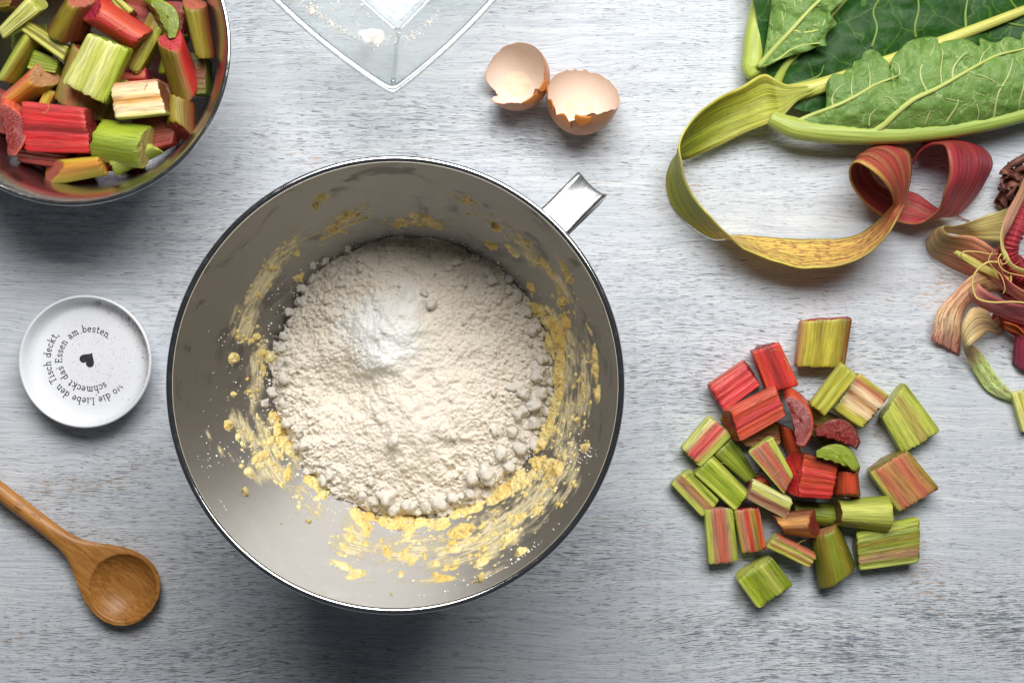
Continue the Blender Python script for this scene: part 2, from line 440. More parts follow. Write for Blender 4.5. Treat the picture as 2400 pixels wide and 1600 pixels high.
def m_smear():
    g = G('butter_film'); f = g.attr('fib')
    s = g.noise(g.map(f, (0.5, 7.0, 1)), 1.0, 5, 0.7); b = g.noise(f, 2.2, 4, 0.6)
    a = g.ramp(g.mth('ADD', g.mth('MULTIPLY', s, 0.8), g.mth('MULTIPLY', b, 0.4)), [(0.42, 0.15), (0.66, 0.96)])
    col = g.mix(b, sr(236, 216, 154), sr(240, 234, 208))
    g.set(Base_Color=col, Roughness=0.4)
    tr = g.n('ShaderNodeBsdfTransparent')
    al = g.attr('Col', 'Alpha')
    mx = g.n('ShaderNodeMixShader', {0: g.mth('MULTIPLY', a, al), 1: tr.outputs[0], 2: g.b.outputs[0]})
    g.t.links.new(mx.outputs[0], g.out.inputs[0])
    return g.m

def m_egg(name, col, spots):
    g = G(name); o = g.map(g.coord(), (100, 100, 100))
    nz = g.noise(o, 1.2, 4, 0.6)
    base = g.mix(nz, tuple(q * 0.86 for q in col), col)
    if spots:
        s = g.voro(o, 2.6); s2 = g.noise(o, 6.0, 3)
        sp = g.ramp(g.mth('ADD', s, g.mth('MULTIPLY', s2, 0.35)), [(0.24, 1.0), (0.28, 0.0)])
        base = g.mix(g.mth('MULTIPLY', sp, 0.8), base, sr(86, 40, 20))
    g.set(Base_Color=base, Roughness=0.42, Normal=g.bump(g.noise(o, 22.0, 3), 0.12, 0.0004), Subsurface_Weight=0.15, Subsurface_Radius=(1.0, 0.45, 0.2), Subsurface_Scale=0.003)
    return g.m

M = dict(
    table=m_table(),
    steel=m_steel('brushed_steel', (0.49, 0.475, 0.455), 0.47, 0.97, 0.8, 0.26),
    handle=m_polished('satin_handle_steel', (0.80, 0.80, 0.80), 0.26),
    rim=m_polished('polished_rim_steel', (0.70, 0.70, 0.71), 0.12),
    bowl2=m_steel('satin_steel', (0.62, 0.62, 0.64), 0.20, 0.6, 0.2),
    skin=m_rhubarb('rhubarb_flesh'), cut=m_rhubarb('rhubarb_cut', True), peel=m_peel(),
    leaf_top=m_leaf('leaf_upper_side', sr(26, 64, 20), sr(46, 92, 32), sr(92, 130, 52), 0.022, 0.48, 0.12, 0.42),
    leaf_under=m_leaf('leaf_under_side', sr(98, 142, 58), sr(136, 174, 86), sr(196, 214, 138), 0.030, 0.46, 0.22, 0.95),
    vein=m_vein(),
    flour=m_plain('flour', sr(246, 238, 226), 0.95, 9.0, 1, 0.6, dark=0.9),
    flourw=m_plain('flour_clump', sr(247, 240, 229), 0.95, 6.0, 1, 0.6, dark=0.92),
    dough=m_dough(),
    smear=m_smear(),
    glass=m_glass(), bead=m_bead(),
    porcelain=m_plain('white_porcelain', sr(236, 238, 242), 0.16),
    ink=m_plain('dark_print', sr(48, 48, 54), 0.45),
    spice=m_plain('spice_dust', sr(140, 96, 60), 0.9),
    egg_out=m_egg('brown_eggshell', sr(214, 146, 98), True), egg_in=m_egg('shell_lining', sr(242, 222, 206), False),
    shard=m_egg('thin_shell_shard', sr(222, 138, 62), True),
    thread=m_plain('peel_fibre', sr(214, 190, 110), 0.5), threadr=m_plain('red_peel_fibre', sr(170, 70, 60), 0.5),
    wilt=m_plain('wilted_brown', sr(136, 84, 68), 0.55, 2.0, 1, 0.8, dark=0.4),
)
g = G('egg_white_film'); gl_ = g.n('ShaderNodeBsdfGlossy', {'Color': (1, 1, 1, 1), 'Roughness': 0.05})
mx_ = g.n('ShaderNodeMixShader', {0: 0.012, 1: g.n('ShaderNodeBsdfTransparent', {'Color': (1.0, 0.97, 0.88, 1)}).outputs[0], 2: gl_.outputs[0]}); g.t.links.new(mx_.outputs[0], g.out.inputs[0]); M['eggwhite'] = g.m

# ------------------------------------------------------------------ the table
V = np.array([[-75, -52, 0], [75, -52, 0], [75, 62, 0], [-75, 62, 0], [-75, -52, -3], [75, -52, -3], [75, 62, -3], [-75, 62, -3]], float)
tb = obj('tabletop', V, [(0, 1, 2, 3), (7, 6, 5, 4), (0, 4, 5, 1), (1, 5, 6, 2), (2, 6, 7, 3), (3, 7, 4, 0)], M['table'], smooth=False)
tb['kind'] = 'structure'; tb['label'] = 'whitewashed worn wooden tabletop with horizontal grain'

# ------------------------------------------------------------------ mixing bowl
RIM_Z = 16.0
BC = W((926, 902), RIM_Z); BC[2] = 0.0
PROF_IN = crom([(0.0, 1.2), (2.2, 1.25), (4.2, 1.75), (6.0, 3.35), (7.5, 5.9), (8.65, 8.7), (9.55, 11.4), (10.25, 14.0), (10.62, 15.9)], 10)
PROF_IN[:, 0] = np.maximum(PROF_IN[:, 0], 0.0)
_o = np.argsort(PROF_IN[:, 0])
def bowl_z(r): return np.interp(r, PROF_IN[_o, 0], PROF_IN[_o, 1])

mb = thing('mixing_bowl', 'large brushed steel mixing bowl with strap handle in the middle of the table', 'mixing bowl', BC)
tn = np.gradient(PROF_IN, axis=0); tn /= np.linalg.norm(tn, axis=1)[:, None]
outer = PROF_IN + np.stack([tn[:, 1], -tn[:, 0]], 1) * 0.14
outer[0, 0] = 0.0
prof = np.vstack([PROF_IN, outer[::-1]])
v, f = lathe(prof, 192, BC)
body = obj('bowl_body', v, f, M['steel'], mb)
# rolled rim
a = np.linspace(-0.35 * np.pi, 1.25 * np.pi, 22)
ring = np.stack([10.71 + 0.165 * np.cos(a), 15.9 + 0.15 * np.sin(a)], 1)
ring = np.vstack([ring, ring[:1]])
v, f = lathe(ring, 192, BC); obj('rolled_rim', v, f, M['rim'], mb)
# foot ring
v, f = lathe([(4.6, 1.9), (4.75, 0.0), (4.95, 0.0), (5.05, 2.3), (4.6, 1.9)], 96, BC); obj('foot_ring', v, f, M['rim'], mb)

# ------------------------------------------------------------------ ribbons (used by the handle, the peels and the leaf stalk)
def ribbon_mesh(st, cup=0.0, nacross=9, sub=6, ripple=0.0, seed=0):
    A = crom([s[0] for s in st], sub); B = crom([s[1] for s in st], sub)
    n = len(A); tt = np.linspace(0, 1, n)
    cups = np.interp(tt, np.linspace(0, 1, len(cup)), cup) if hasattr(cup, '__len__') else np.full(n, cup)
    C = (A + B) / 2; t = np.gradient(C, axis=0); t /= np.linalg.norm(t, axis=1)[:, None] + 1e-9
    nr = np.cross(t, B - A); nr /= np.linalg.norm(nr, axis=1)[:, None] + 1e-9
    wv = np.linspace(0, 1, nacross)
    w_len = np.linalg.norm(B - A, axis=1); s_len = np.concatenate([[0], np.cumsum(np.linalg.norm(np.diff(C, axis=0), axis=1))])
    P = A[:, None, :] * (1 - wv)[None, :, None] + B[:, None, :] * wv[None, :, None]
    prof_ = (1 - (2 * wv - 1) ** 2)
    off = cups[:, None] * prof_[None, :]
    if ripple:
        off = off + ripple * vn(wv[None, :] * 7.0 + 0 * s_len[:, None], s_len[:, None] * 0.35, 0.3, seed) + ripple * 1.3 * vn(wv[None, :] * 1.5, s_len[:, None] * 0.8, 4.4, seed) * np.ones((n, 1))
    P = P + nr[:, None, :] * off[..., None]
    fib = np.stack([np.repeat(s_len[:, None], nacross, 1), wv[None, :] * np.full((n, 1), 2.4), np.full((n, nacross), seed * 3.7)], -1)
    return P, fib, tt

def hz(x, y): return (1180 + x * 280 / 2195, 380 + y * 200 / 1568)
hst = []
for (ax, ay, bx, by, z) in ((640, 860, 1160, 1350, 15.45), (740, 810, 1235, 1280, 15.40), (1060, 490, 1530, 960, 15.0), (1330, 220, 1800, 690, 14.6), (1390, 180, 1885, 625, 14.4)):
    hst.append((W(hz(ax, ay), z), W(hz(bx, by), z)))
d_out = hst[-1][0] - hst[0][0]; d_out[2] = 0; d_out /= np.linalg.norm(d_out)
e0, e1 = hst[-1]
for (dd, dz) in ((0.10, -0.4), (0.12, -1.2), (0.0, -2.2), (-0.4, -3.0), (-1.2, -3.5), (-2.2, -3.8), (-3.4, -4.0)):
    hst.append((e0 + d_out * dd + [0, 0, dz], e1 + d_out * dd + [0, 0, dz]))
P, fb, tt = ribbon_mesh(hst, cup=[0.02, 0.05, 0.14, 0.16, 0.16, 0.1, 0, 0], nacross=9, sub=5)
if np.cross(P[2, 4] - P[1, 4], P[1, 5] - P[1, 4])[2] < 0: pass
hd = obj('strap_handle', P.reshape(-1, 3), grid_faces(P.shape[0], P.shape[1]), M['handle'], mb)
sm = hd.modifiers.new('thick', 'SOLIDIFY'); sm.thickness = 0.0013; sm.offset = 0

# ------------------------------------------------------------------ flour heap in the bowl
FC = BC.copy()
step = 0.055
xs = np.arange(-8.3, 8.3, step); n = len(xs)
X, Y = np.meshgrid(xs, xs, indexing='ij')
R = np.hypot(X, Y); TH = np.arctan2(Y, X)
RE = 7.72 + 0.20 * vn(np.cos(TH) * 2.2, np.sin(TH) * 2.2, 0.5, 3) + 0.16 * vn(np.cos(TH) * 7, np.sin(TH) * 7, 0.5, 4)
def pk(px, py, z=7.6):
    w = W((px, py), z); return w[0] - BC[0], w[1] - BC[1]
def gsum(lst):
    h = np.zeros_like(X)
    for (px, py, r, a) in lst:
        cx, cy = pk(px * 2400 / 2352, py * 2400 / 2352); h += a * np.exp(-((X - cx) ** 2 + (Y - cy) ** 2) / (r * r))
    return h
base_h = 6.35 + 1.25 * np.clip(1 - (R / 7.9) ** 2, 0, 1) ** 0.8
base_h += gsum([(915, 760, 1.7, 0.85), (960, 980, 2.2, 0.62), (765, 895, 1.5, -1.35), (880, 830, 1.0, 0.35), (700, 760, 1.6, -0.35), (1120, 780, 2.0, -0.2), (860, 610, 1.6, 0.25), (1060, 640, 1.6, -0.12), (830, 905, 1.0, -0.30), (1100, 960, 1.5, 0.12)])
wob = fbm(X * 1.1, Y * 1.1, 0, 4, 9) * 0.22
wx, wy = X + 0.10 * vn(X * 3, Y * 3, 0, 31), Y + 0.10 * vn(X * 3, Y * 3, 7, 31)
gran = 0.15 * (0.55 - worley(wx * 2.0, wy * 2.0, 11)) * np.clip(.6 + vn(X * .5, Y * .5, 3, 15), 0, 1.4) + 0.12 * (0.5 - worley(wx * 5.0, wy * 5.0, 12)) + 0.08 * (0.5 - worley(wx * 10, wy * 10, 13)) + 0.05 * vn(X * 15, Y * 15, 0, 14) + 0.06 * fbm(X * 6, Y * 6, 0, 3, 16)
smooth_zone = np.clip(0.35 + 0.65 * (R / 6.0), 0, 1)
cx, cy = pk(905 * 1.0204, 735 * 1.0204); sm2 = 1 - 0.72 * np.exp(-((X - cx) ** 2 + (Y - cy) ** 2) / 6.0); cx, cy = pk(950 * 1.0204, 1010 * 1.0204); sm2 = sm2 - 0.5 * np.exp(-((X - cx) ** 2 + (Y - cy) ** 2) / 4.0)
edge = np.clip((RE - R) / 0.55, 0, 1); edge = np.sqrt(np.clip(1 - (1 - edge) ** 2, 0, 1))
ground_h = bowl_z(np.minimum(R, 10.4))
H = ground_h + 0.0 + (np.maximum(base_h, ground_h + 0.25) - ground_h) * edge + (wob * 1.5 + gran * 1.6 * smooth_zone * sm2) * np.clip(edge * 1.2, 0, 1)
H = np.maximum(H, ground_h + 0.02)
keep = R < RE
idx = -np.ones((n, n), int); idx[keep] = np.arange(keep.sum())
v = np.stack([X[keep] + FC[0], Y[keep] + FC[1], H[keep]], 1)
ff = []
q = idx[:-1, :-1], idx[1:, :-1], idx[1:, 1:], idx[:-1, 1:]
ok = (q[0] >= 0) & (q[1] >= 0) & (q[2] >= 0) & (q[3] >= 0)
ff = np.stack([k[ok] for k in q], 1)
fl = thing('flour_heap', 'heap of cream white flour filling the mixing bowl', 'flour', (BC[0], BC[1], 6.0))
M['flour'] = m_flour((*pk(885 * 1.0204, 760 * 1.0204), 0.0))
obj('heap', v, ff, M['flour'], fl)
def flour_h(x, y):
    i = np.clip(((x - xs[0]) / step).astype(int), 0, n - 1); j = np.clip(((y - xs[0]) / step).astype(int), 0, n - 1)
    return H[i, j]
# loose clumps: shared meshes
iv, jf = ico(3)
clump_me = []
for k in range(9):
    d = 1 + 0.42 * vn(iv[:, 0] * 1.4, iv[:, 1] * 1.4, iv[:, 2] * 1.4, 40 + k) + 0.14 * vn(iv[:, 0] * 8, iv[:, 1] * 8, iv[:, 2] * 8, 80 + k) + 0.22 * vn(iv[:, 0] * 3.4, iv[:, 1] * 3.4, iv[:, 2] * 3.4, 60 + k)
    me = bpy.data.meshes.new('flour_clump'); me.from_pydata((iv * d[:, None]).tolist(), [], jf)
    me.polygons.foreach_set('use_smooth', [True] * len(me.polygons)); me.materials.append(M['flourw']); clump_me.append(me)
rng = np.random.default_rng(5)
def put(me, name, parent, loc, s, rot=None):
    o = bpy.data.objects.new(name, me); COL.objects.link(o); o.parent = parent
    o.location = [float(a_ - b_) * 0.01 for a_, b_ in zip(loc, parent['_org'])]
    o.scale = [float(q) * 0.01 for q in s]
    o.rotation_euler = rot if rot is not None else rng.uniform(0, 6.28, 3)
    return o
big = [(1240, 822, .40), (1250, 800, .3), (1255, 845, .33), (1232, 860, .38), (1205, 905, .40), (1222, 930, .48), (1190, 950, .36), (1225, 968, .40), (1175, 990, .34), (1118, 1085, .62), (1085, 1095, .42), (1150, 1040, .38), (1168, 1070, .40), (1195, 1030, .36), (1080, 1130, .3),
       (890, 1140, .52), (935, 1158, .33), (982, 1162, .42), (1012, 1150, .46), (958, 1172, .34), (860, 1150, .34), (835, 1140, .30), (1040, 1142, .32), (905, 1170, .3), (990, 1185, .28), (720, 1085, .38), (700, 1020, .33), (745, 1105, .3), (770, 1125, .3), (690, 990, .3), (660, 972, .33), (685, 1040, .3),
       (632, 912, .50), (612, 925, .3), (650, 930, .32), (655, 870, .3), (640, 845, .3), (648, 800, .33), (655, 775, .32), (645, 830, .28), (668, 740, .3), (660, 715, .3), (680, 690, .28), (718, 640, .36), (748, 600, .33), (722, 612, .25), (690, 660, .3), (800, 570, .25), (850, 560, .22), (1048, 600, .32), (1030, 612, .26), (1130, 645, .3), (1155, 630, .25), (1190, 680, .25), (1210, 720, .25), (1225, 760, .28), (1000, 560, .22), (920, 545, .22)]
for (px, py, s) in big:
    x, y = pk(px * 1.0204, py * 1.0204, 6.6); r = math.hypot(x, y)
    if r < 7.4: z = float(flour_h(np.array([x]), np.array([y]))[0])
    else: z = float(bowl_z(r))
    s *= 0.95
    put(clump_me[rng.integers(9)], 'flour_clump', fl, (BC[0] + x, BC[1] + y, z + s * 0.30), (s, s * rng.uniform(.8, 1.1), s * rng.uniform(.7, .95)))
for k in range(220):
    th_ = rng.uniform(0, 2 * np.pi)
    wgt = 0.6 + 0.4 * math.cos(th_ + 1.1)
    r = 7.75 - abs(rng.normal(0, 0.55 if k < 150 else 1.8)); x, y = r * math.cos(th_), r * math.sin(th_)
    s = float(np.clip(rng.lognormal(-2.05, 0.5), 0.07, 0.34)) * (0.75 + 0.5 * wgt)
    z = float(flour_h(np.array([x]), np.array([y]))[0])
    put(clump_me[rng.integers(9)], 'flour_clump', fl, (BC[0] + x, BC[1] + y, z + s * 0.2), (s, s * rng.uniform(.8, 1.1), s * rng.uniform(.7, .95)))
# fine crumbs and dust: one mesh
cv, cf = ico(1)
def crumbs(name, pts, sizes, mat, parent, seed=1, origin=None):
    r_ = np.random.default_rng(seed); VV, FF = [], []
    for k, (p, s) in enumerate(zip(pts, sizes)):
        d = 1 + r_.uniform(-.28, .28, len(cv)); sc = np.array([1, r_.uniform(.7, 1.1), r_.uniform(.6, .9)]) * s
        VV.append(cv * d[:, None] * sc + p); FF.extend([[i + k * len(cv) for i in q] for q in cf])
    return obj(name, np.vstack(VV), FF, mat, parent, origin=origin, kind='stuff')
pts, sz = [], []
for k in range(1500):
    th_ = rng.uniform(0, 2 * np.pi); r = 7.8 - abs(rng.normal(0, 1.6)) if k > 350 else 7.7 + abs(rng.normal(0, 0.28))
    x, y = r * math.cos(th_), r * math.sin(th_)
    s = float(np.clip(rng.lognormal(-3.0, 0.4), 0.025, 0.12)); 
    z = float(flour_h(np.array([x]), np.array([y]))[0]) if r < 7.6 else float(bowl_z(r)) + .02
    pts.append((BC[0] + x, BC[1] + y, z + s * 0.3)); sz.append(s)
crumbs('flour_crumbs', pts, sz, M['flourw'], fl, 3)

# ------------------------------------------------------------------ butter dough smeared on the bowl wall
nth, ns = 1300, 190
rr = np.linspace(6.9, 10.35, ns); th = np.linspace(0, 2 * np.pi, nth, endpoint=False)
zz = bowl_z(rr); ds = np.hypot(np.gradient(rr), np.gradient(zz)); sl = np.cumsum(ds)
nrm = np.stack([-np.gradient(zz) / ds, np.gradient(rr) / ds], 1)            # inward, up
S0 = np.stack([BC[0] + np.outer(np.cos(th), rr), BC[1] + np.outer(np.sin(th), rr), np.tile(zz, (nth, 1))], -1)
PX, PY = to_px(S0); PX, PY = PX / 1.0204, PY / 1.0204
def blobs(lst):
    m = np.zeros_like(PX)
    for (x, y, r, s, *e) in lst:
        rx, ry, an = (r, r, 0) if not e else (r, e[0], math.radians(e[1]))
        dx, dy = PX - x, PY - y; u = dx * math.cos(an) + dy * math.sin(an); w = -dx * math.sin(an) + dy * math.cos(an)
        m = np.maximum(m, s * np.exp(-((u / rx) ** 2 + (w / ry) ** 2)))
    return m
AC, SLN = np.meshgrid(th, sl, indexing='ij'); ARC = AC * 9.0
CT, ST_ = np.cos(AC) * 9, np.sin(AC) * 9
thick = blobs([(1225, 712, 34, 1, 20, 10), (1262, 735, 20, 1), (1290, 690, 12, .9), (1285, 770, 34, .95, 14, 75), (1262, 790, 26, 1, 12, 80), (1300, 740, 16, .9, 10, 60), (1285, 850, 60, .9, 12, 95), (1278, 920, 50, .9, 13, 105), (1255, 985, 36, 1, 14, 120), (1240, 1020, 26, .9, 12, 130),
    (1268, 1070, 30, 1, 20, 30), (1232, 1062, 18, .8), (1345, 1025, 16, .85, 8, 115), (1190, 1105, 40, 1, 22, 150), (1140, 1130, 46, 1, 22, 155), (1085, 1160, 36, 1, 18, 160), (1055, 1180, 24, .9, 12, 160), (1235, 1165, 30, .8, 12, 145), (1190, 1190, 30, .7, 10, 150), (1062, 1220, 34, 1, 16, -12), (1042, 1254, 20, .95, 15, -20), (1008, 1205, 34, .95, 13, -20), (960, 1196, 36, .95, 16, 0),
    (905, 1198, 40, 1, 18, 10), (850, 1185, 18, .8), (825, 1190, 30, 1, 13, 55), (840, 1212, 16, .9), (935, 1212, 18, .9), (720, 1110, 34, .9, 14, 40), (745, 1130, 16, .85), (705, 1095, 12, .8), (930, 1278, 18, .85, 10, 20), (945, 1285, 12, .7), (890, 1270, 22, .75, 12, 60), (875, 1240, 6, .8), (790, 1300, 30, .75, 8, 30), (820, 1318, 26, .85, 10, -12), (805, 1235, 12, .6), (975, 1275, 10, .8, 6, 60), (1000, 1290, 14, .8), (1040, 1300, 24, .85, 9, -15), (1020, 1328, 26, .8, 8, -10), (1110, 1290, 30, .7, 8, -25), (1160, 1240, 40, .75, 12, -35), (1195, 1268, 20, .85, 8, -20), (920, 1318, 8, .8), (1000, 1320, 12, .7, 7, 20),
    (648, 998, 50, 1, 18, 65), (632, 965, 24, .9, 16, 60), (668, 1030, 26, 1, 14, 50), (690, 1048, 12, .9), (610, 1020, 18, .6), (660, 1085, 26, .7, 12, 110), (600, 1050, 26, .7, 14, -35), (575, 1085, 18, .6), (650, 1110, 12, .7), (625, 822, 26, 1, 14, 20), (642, 840, 16, 1, 20, 0), (600, 812, 14, .8), (605, 850, 20, .6, 8, 90), (536, 823, 13, .9), (527, 975, 14, .8), (545, 1005, 10, .6), (572, 900, 6, .7), (537, 905, 7, .8), (590, 960, 18, .6, 8, 90), (585, 755, 26, .55, 14, 0), (590, 770, 10, .8), (575, 790, 10, .5, 18, 0),
    (690, 636, 20, .8, 9, -35), (680, 580, 9, .7), (790, 500, 30, .65, 14, -25), (770, 520, 24, .6, 10, -40), (740, 452, 22, .65, 8, -20), (725, 470, 8, .7), (965, 498, 30, .85, 8, 5), (920, 512, 20, .6), (1000, 520, 30, .6, 8, 20), (1075, 455, 14, .5), (1138, 520, 16, .85, 9, 50), (1125, 560, 22, .8, 8, 30), (1175, 575, 30, .7, 8, 45), (1240, 598, 7, .8), (1262, 620, 40, .7, 7, 55), (1295, 610, 34, .8, 5, 60), (1310, 640, 10, .7), (1352, 745, 34, .65, 7, 75), (1368, 830, 60, .65, 8, 88), (1375, 900, 30, .6, 8, 95), (1328, 965, 8, .85), (1330, 860, 26, .4, 20, 90), (1220, 660, 20, .6, 8, 60)])
lump = 0.60 + 1.0 * fbm(CT * 2.2, ST_ * 2.2, SLN * 2.2, 5, 21)
spk = np.clip(fbm(CT * 3.1, ST_ * 3.1, SLN * 3.1, 4, 23) - 0.16, 0, None) * 2.2
h1 = np.clip(thick * (lump + 0.28) - 0.35, 0, None) * 0.62
h1 = 0.20 * np.tanh(h1 / 0.20) * (1 + 0.55 * vn(CT * 4, ST_ * 4, SLN * 4, 77) + 0.35 * vn(CT * 9, ST_ * 9, SLN * 9, 78))
thin = blobs([(1290, 800, 120, .9, 40, 85), (1340, 880, 120, .7, 30, 92), (1290, 970, 90, .8, 36, 115), (1240, 1130, 110, .9, 60, 145), (1120, 1230, 130, .9, 55, 155), (960, 1265, 120, .75, 55, 0), (810, 1240, 60, .7, 55, 60), (800, 1310, 70, .5, 25, 20), (620, 1040, 90, .9, 60, 65), (560, 990, 60, .7, 30, 60), (590, 850, 110, .75, 26, 100), (560, 740, 60, .8, 34, 110), (610, 640, 110, 1.0, 22, 122), (660, 580, 70, .7, 20, 130), (790, 510, 90, .7, 30, -30), (880, 450, 110, .35, 40, -10), (960, 510, 90, .6, 20, 0), (1090, 480, 90, .5, 25, 30), (1210, 570, 110, .6, 25, 48), (1290, 660, 90, .55, 25, 62), (700, 1150, 70, .6, 40, 50), (545, 1060, 40, .5, 10, 50), (1130, 1310, 90, .55, 22, -25), (1000, 1330, 120, .5, 18, -5), (480, 1000, 20, .5, 8, 60), (505, 1035, 24, .5, 8, 60), (1300, 1040, 40, .7)])
st = 0.62 + 0.6 * fbm(ARC * 0.8, SLN * 4.5, 0.2, 4, 51) + 0.9 * fbm(CT * 1.6, ST_ * 1.6, SLN * 1.6, 5, 52)
h2v = np.clip(thin * (st + 0.22) - 0.27, 0, None)
dg = thing('butter_dough', 'yellow butter and egg dough smeared around the mixing bowl wall', 'dough', (BC[0], BC[1], 7.0))
def film(name, h, cut, mat, alpha=None, lift=0.0):
    Pf = S0.copy(); hh = h + lift
    Pf[..., 0] += np.cos(AC) * nrm[None, :, 0] * hh; Pf[..., 1] += np.sin(AC) * nrm[None, :, 0] * hh; Pf[..., 2] += nrm[None, :, 1] * hh
    K = h > cut
    Kf = K | np.roll(K, -1, 0)
    fk = Kf[:, :-1] | Kf[:, 1:]
    ii, jj = np.nonzero(fk); i2 = (ii + 1) % nth
    q = np.stack([ii * ns + jj, i2 * ns + jj, i2 * ns + jj + 1, ii * ns + jj + 1], 1)
    used, inv = np.unique(q, return_inverse=True)
    fibv = np.stack([ARC, SLN, 0 * SLN], -1).reshape(-1, 3)[used]
    cc = None
    if alpha is not None:
        a_ = alpha.reshape(-1)[used]; cc = np.stack([np.ones_like(a_)] * 3 + [a_], 1)
    return obj(name, Pf.reshape(-1, 3)[used], inv.reshape(-1, 4), mat, dg, col=cc, fib=fibv, kind='stuff')
h1 = np.maximum(h1, np.clip(spk * thin * 1.0 - .22, 0, .09))
film('thin_smear', np.minimum(h2v * 0.03, 0.02), 1e-4, M['smear'], np.clip(h2v * 3.0, 0, 1), lift=0.004)
film('dough_patches', h1, 1e-3, M['dough'], lift=0.002)
dough_me = []
iv3, jf3 = ico(3)
for k in range(6):
    iv, jf = iv3, jf3
    d = 1 + 0.12 * vn(iv[:, 0] * 7, iv[:, 1] * 7, iv[:, 2] * 7, 180 + k) + 0.30 * vn(iv[:, 0] * 1.4, iv[:, 1] * 1.4, iv[:, 2] * 1.4, 140 + k) + 0.16 * vn(iv[:, 0] * 3.1, iv[:, 1] * 3.1, iv[:, 2] * 3.1, 160 + k)
    me = bpy.data.meshes.new('dough_lump'); me.from_pydata((iv * d[:, None]).tolist(), [], jf)
    me.polygons.foreach_set('use_smooth', [True] * len(me.polygons)); me.materials.append(M['dough']); dough_me.append(me)
def on_bowl(px, py):                                                # point of the bowl wall seen at a pixel
    i = np.argmin((PX - px) ** 2 + (PY - py) ** 2); return S0.reshape(-1, 3)[i]
for (px, py, s) in [(562, 1131, .30), (1112, 1348, .30), (707, 1198, .20), (898, 1365, .11), (645, 1201, .09), (537, 824, .22), (527, 975, .18), (537, 905, .13), (597, 990, .13), (573, 899, .1), (1329, 965, .15), (1238, 598, .14), (1138, 522, .2), (680, 580, .14), (1345, 1028, .2), (1352, 1015, .14), (875, 1240, .1), (920, 1318, .12), (975, 1272, .15), (1062, 1222, .32), (1085, 1218, .26), (1042, 1222, .24), (1040, 1256, .3), (1026, 1264, .2), (830, 1195, .26), (845, 1214, .22), (815, 1178, .2), (918, 1215, .26), (950, 1208, .24), (640, 842, .3), (622, 824, .26), (606, 812, .2), (650, 985, .34), (664, 1010, .34), (675, 1035, .26), (640, 965, .26), (690, 1046, .2), (712, 1100, .22), (1225, 713, .34), (1255, 720, .28), (1280, 760, .22), (1268, 1072, .3), (1285, 1062, .2), (1250, 1060, .22), (1140, 1128, .32), (1110, 1145, .32), (1175, 1105, .3), (1080, 1160, .28), (1260, 980, .24), (1275, 930, .24), (1290, 690, .2), (1300, 735, .2), (865, 1190, .28), (890, 1200, .3), (985, 1200, .24), (1012, 1205, .24), (1195, 1266, .16), (1240, 1160, .2), (1040, 1300, .14), (1000, 1322, .13), (820, 1318, .16), (745, 1132, .16), (525, 490, .05), (427, 690, .05)]:
    if .2 <= s < .35 and (px, py) not in ((562, 1131), (1112, 1348), (537, 824), (707, 1198)): s *= .72
    p = on_bowl(px, py); rr_ = math.hypot(p[0] - BC[0], p[1] - BC[1])
    s *= 0.72
    put(dough_me[rng.integers(6)], 'dough_lump', dg, p + np.array([-(p[0] - BC[0]) / rr_ * s * .35, -(p[1] - BC[1]) / rr_ * s * .35, s * .35]), (s * 1.15, s * rng.uniform(.7, 1), s * .75))
# loose white flecks on the steel
pts, sz = [], []
for (px, py, r, k) in [(1310, 1035, 32, 150), (1345, 1040, 20, 60), (1215, 1090, 22, 60), (560, 880, 60, 60), (560, 1000, 70, 70), (640, 680, 40, 60), (1000, 1330, 150, 70), (1200, 1270, 90, 90), (700, 1180, 70, 40), (1160, 600, 60, 40), (1260, 640, 50, 30), (470, 1050, 40, 20), (480, 1175, 20, 10), (520, 780, 40, 20)]:
    for _ in range(k):
        a_, q_ = px + rng.normal(0, r * .6), py + rng.normal(0, r * .6); i = np.argmin((PX[::4] - a_) ** 2 + (PY[::4] - q_) ** 2); p = S0[::4].reshape(-1, 3)[i]
        pts.append(p + rng.normal(0, .03, 3)); sz.append(float(np.clip(rng.lognormal(-3.5, .45), .015, .08)))
crumbs('flour_flecks', pts, sz, M['flourw'], fl, 8)

# ------------------------------------------------------------------ small steel bowl on the left
R2Z = 8.0
B2 = W((165, 107), R2Z); B2[2] = 0
pin = crom([(0.0, 0.45), (2.5, 0.5), (4.6, 1.1), (6.1, 2.5), (6.9, 4.3), (7.35, 5.8), (7.75, 6.9), (8.1, 7.45), (8.4, 7.75)], 8); pin[:, 0] = np.maximum(pin[:, 0], 0)
tn = np.gradient(pin, axis=0); tn /= np.linalg.norm(tn, axis=1)[:, None]
pout = pin + np.stack([tn[:, 1], -tn[:, 0]], 1) * 0.12; pout[0, 0] = 0; pout[:, 1] = np.maximum(pout[:, 1], 0.3)
sb = thing('steel_bowl', 'smaller shiny steel bowl heaped with cut rhubarb', 'bowl', B2)
v, f = lathe(np.vstack([pin, pout[::-1]]), 160, B2); obj('bowl_body', v, f, M['bowl2'], sb)
a = np.linspace(-0.3 * np.pi, 1.3 * np.pi, 18)
ring = np.stack([8.46 + 0.13 * np.cos(a), 7.78 + 0.10 * np.sin(a)], 1); ring = np.vstack([ring, ring[:1]])
v, f = lathe(ring, 160, B2); obj('rolled_rim', v, f, M['rim'], sb)
v, f = lathe([(3.6, 0.5), (3.7, 0.0), (3.9, 0.0), (4.0, 0.55), (3.6, 0.5)], 80, B2); obj('foot_ring', v, f, M['rim'], sb)

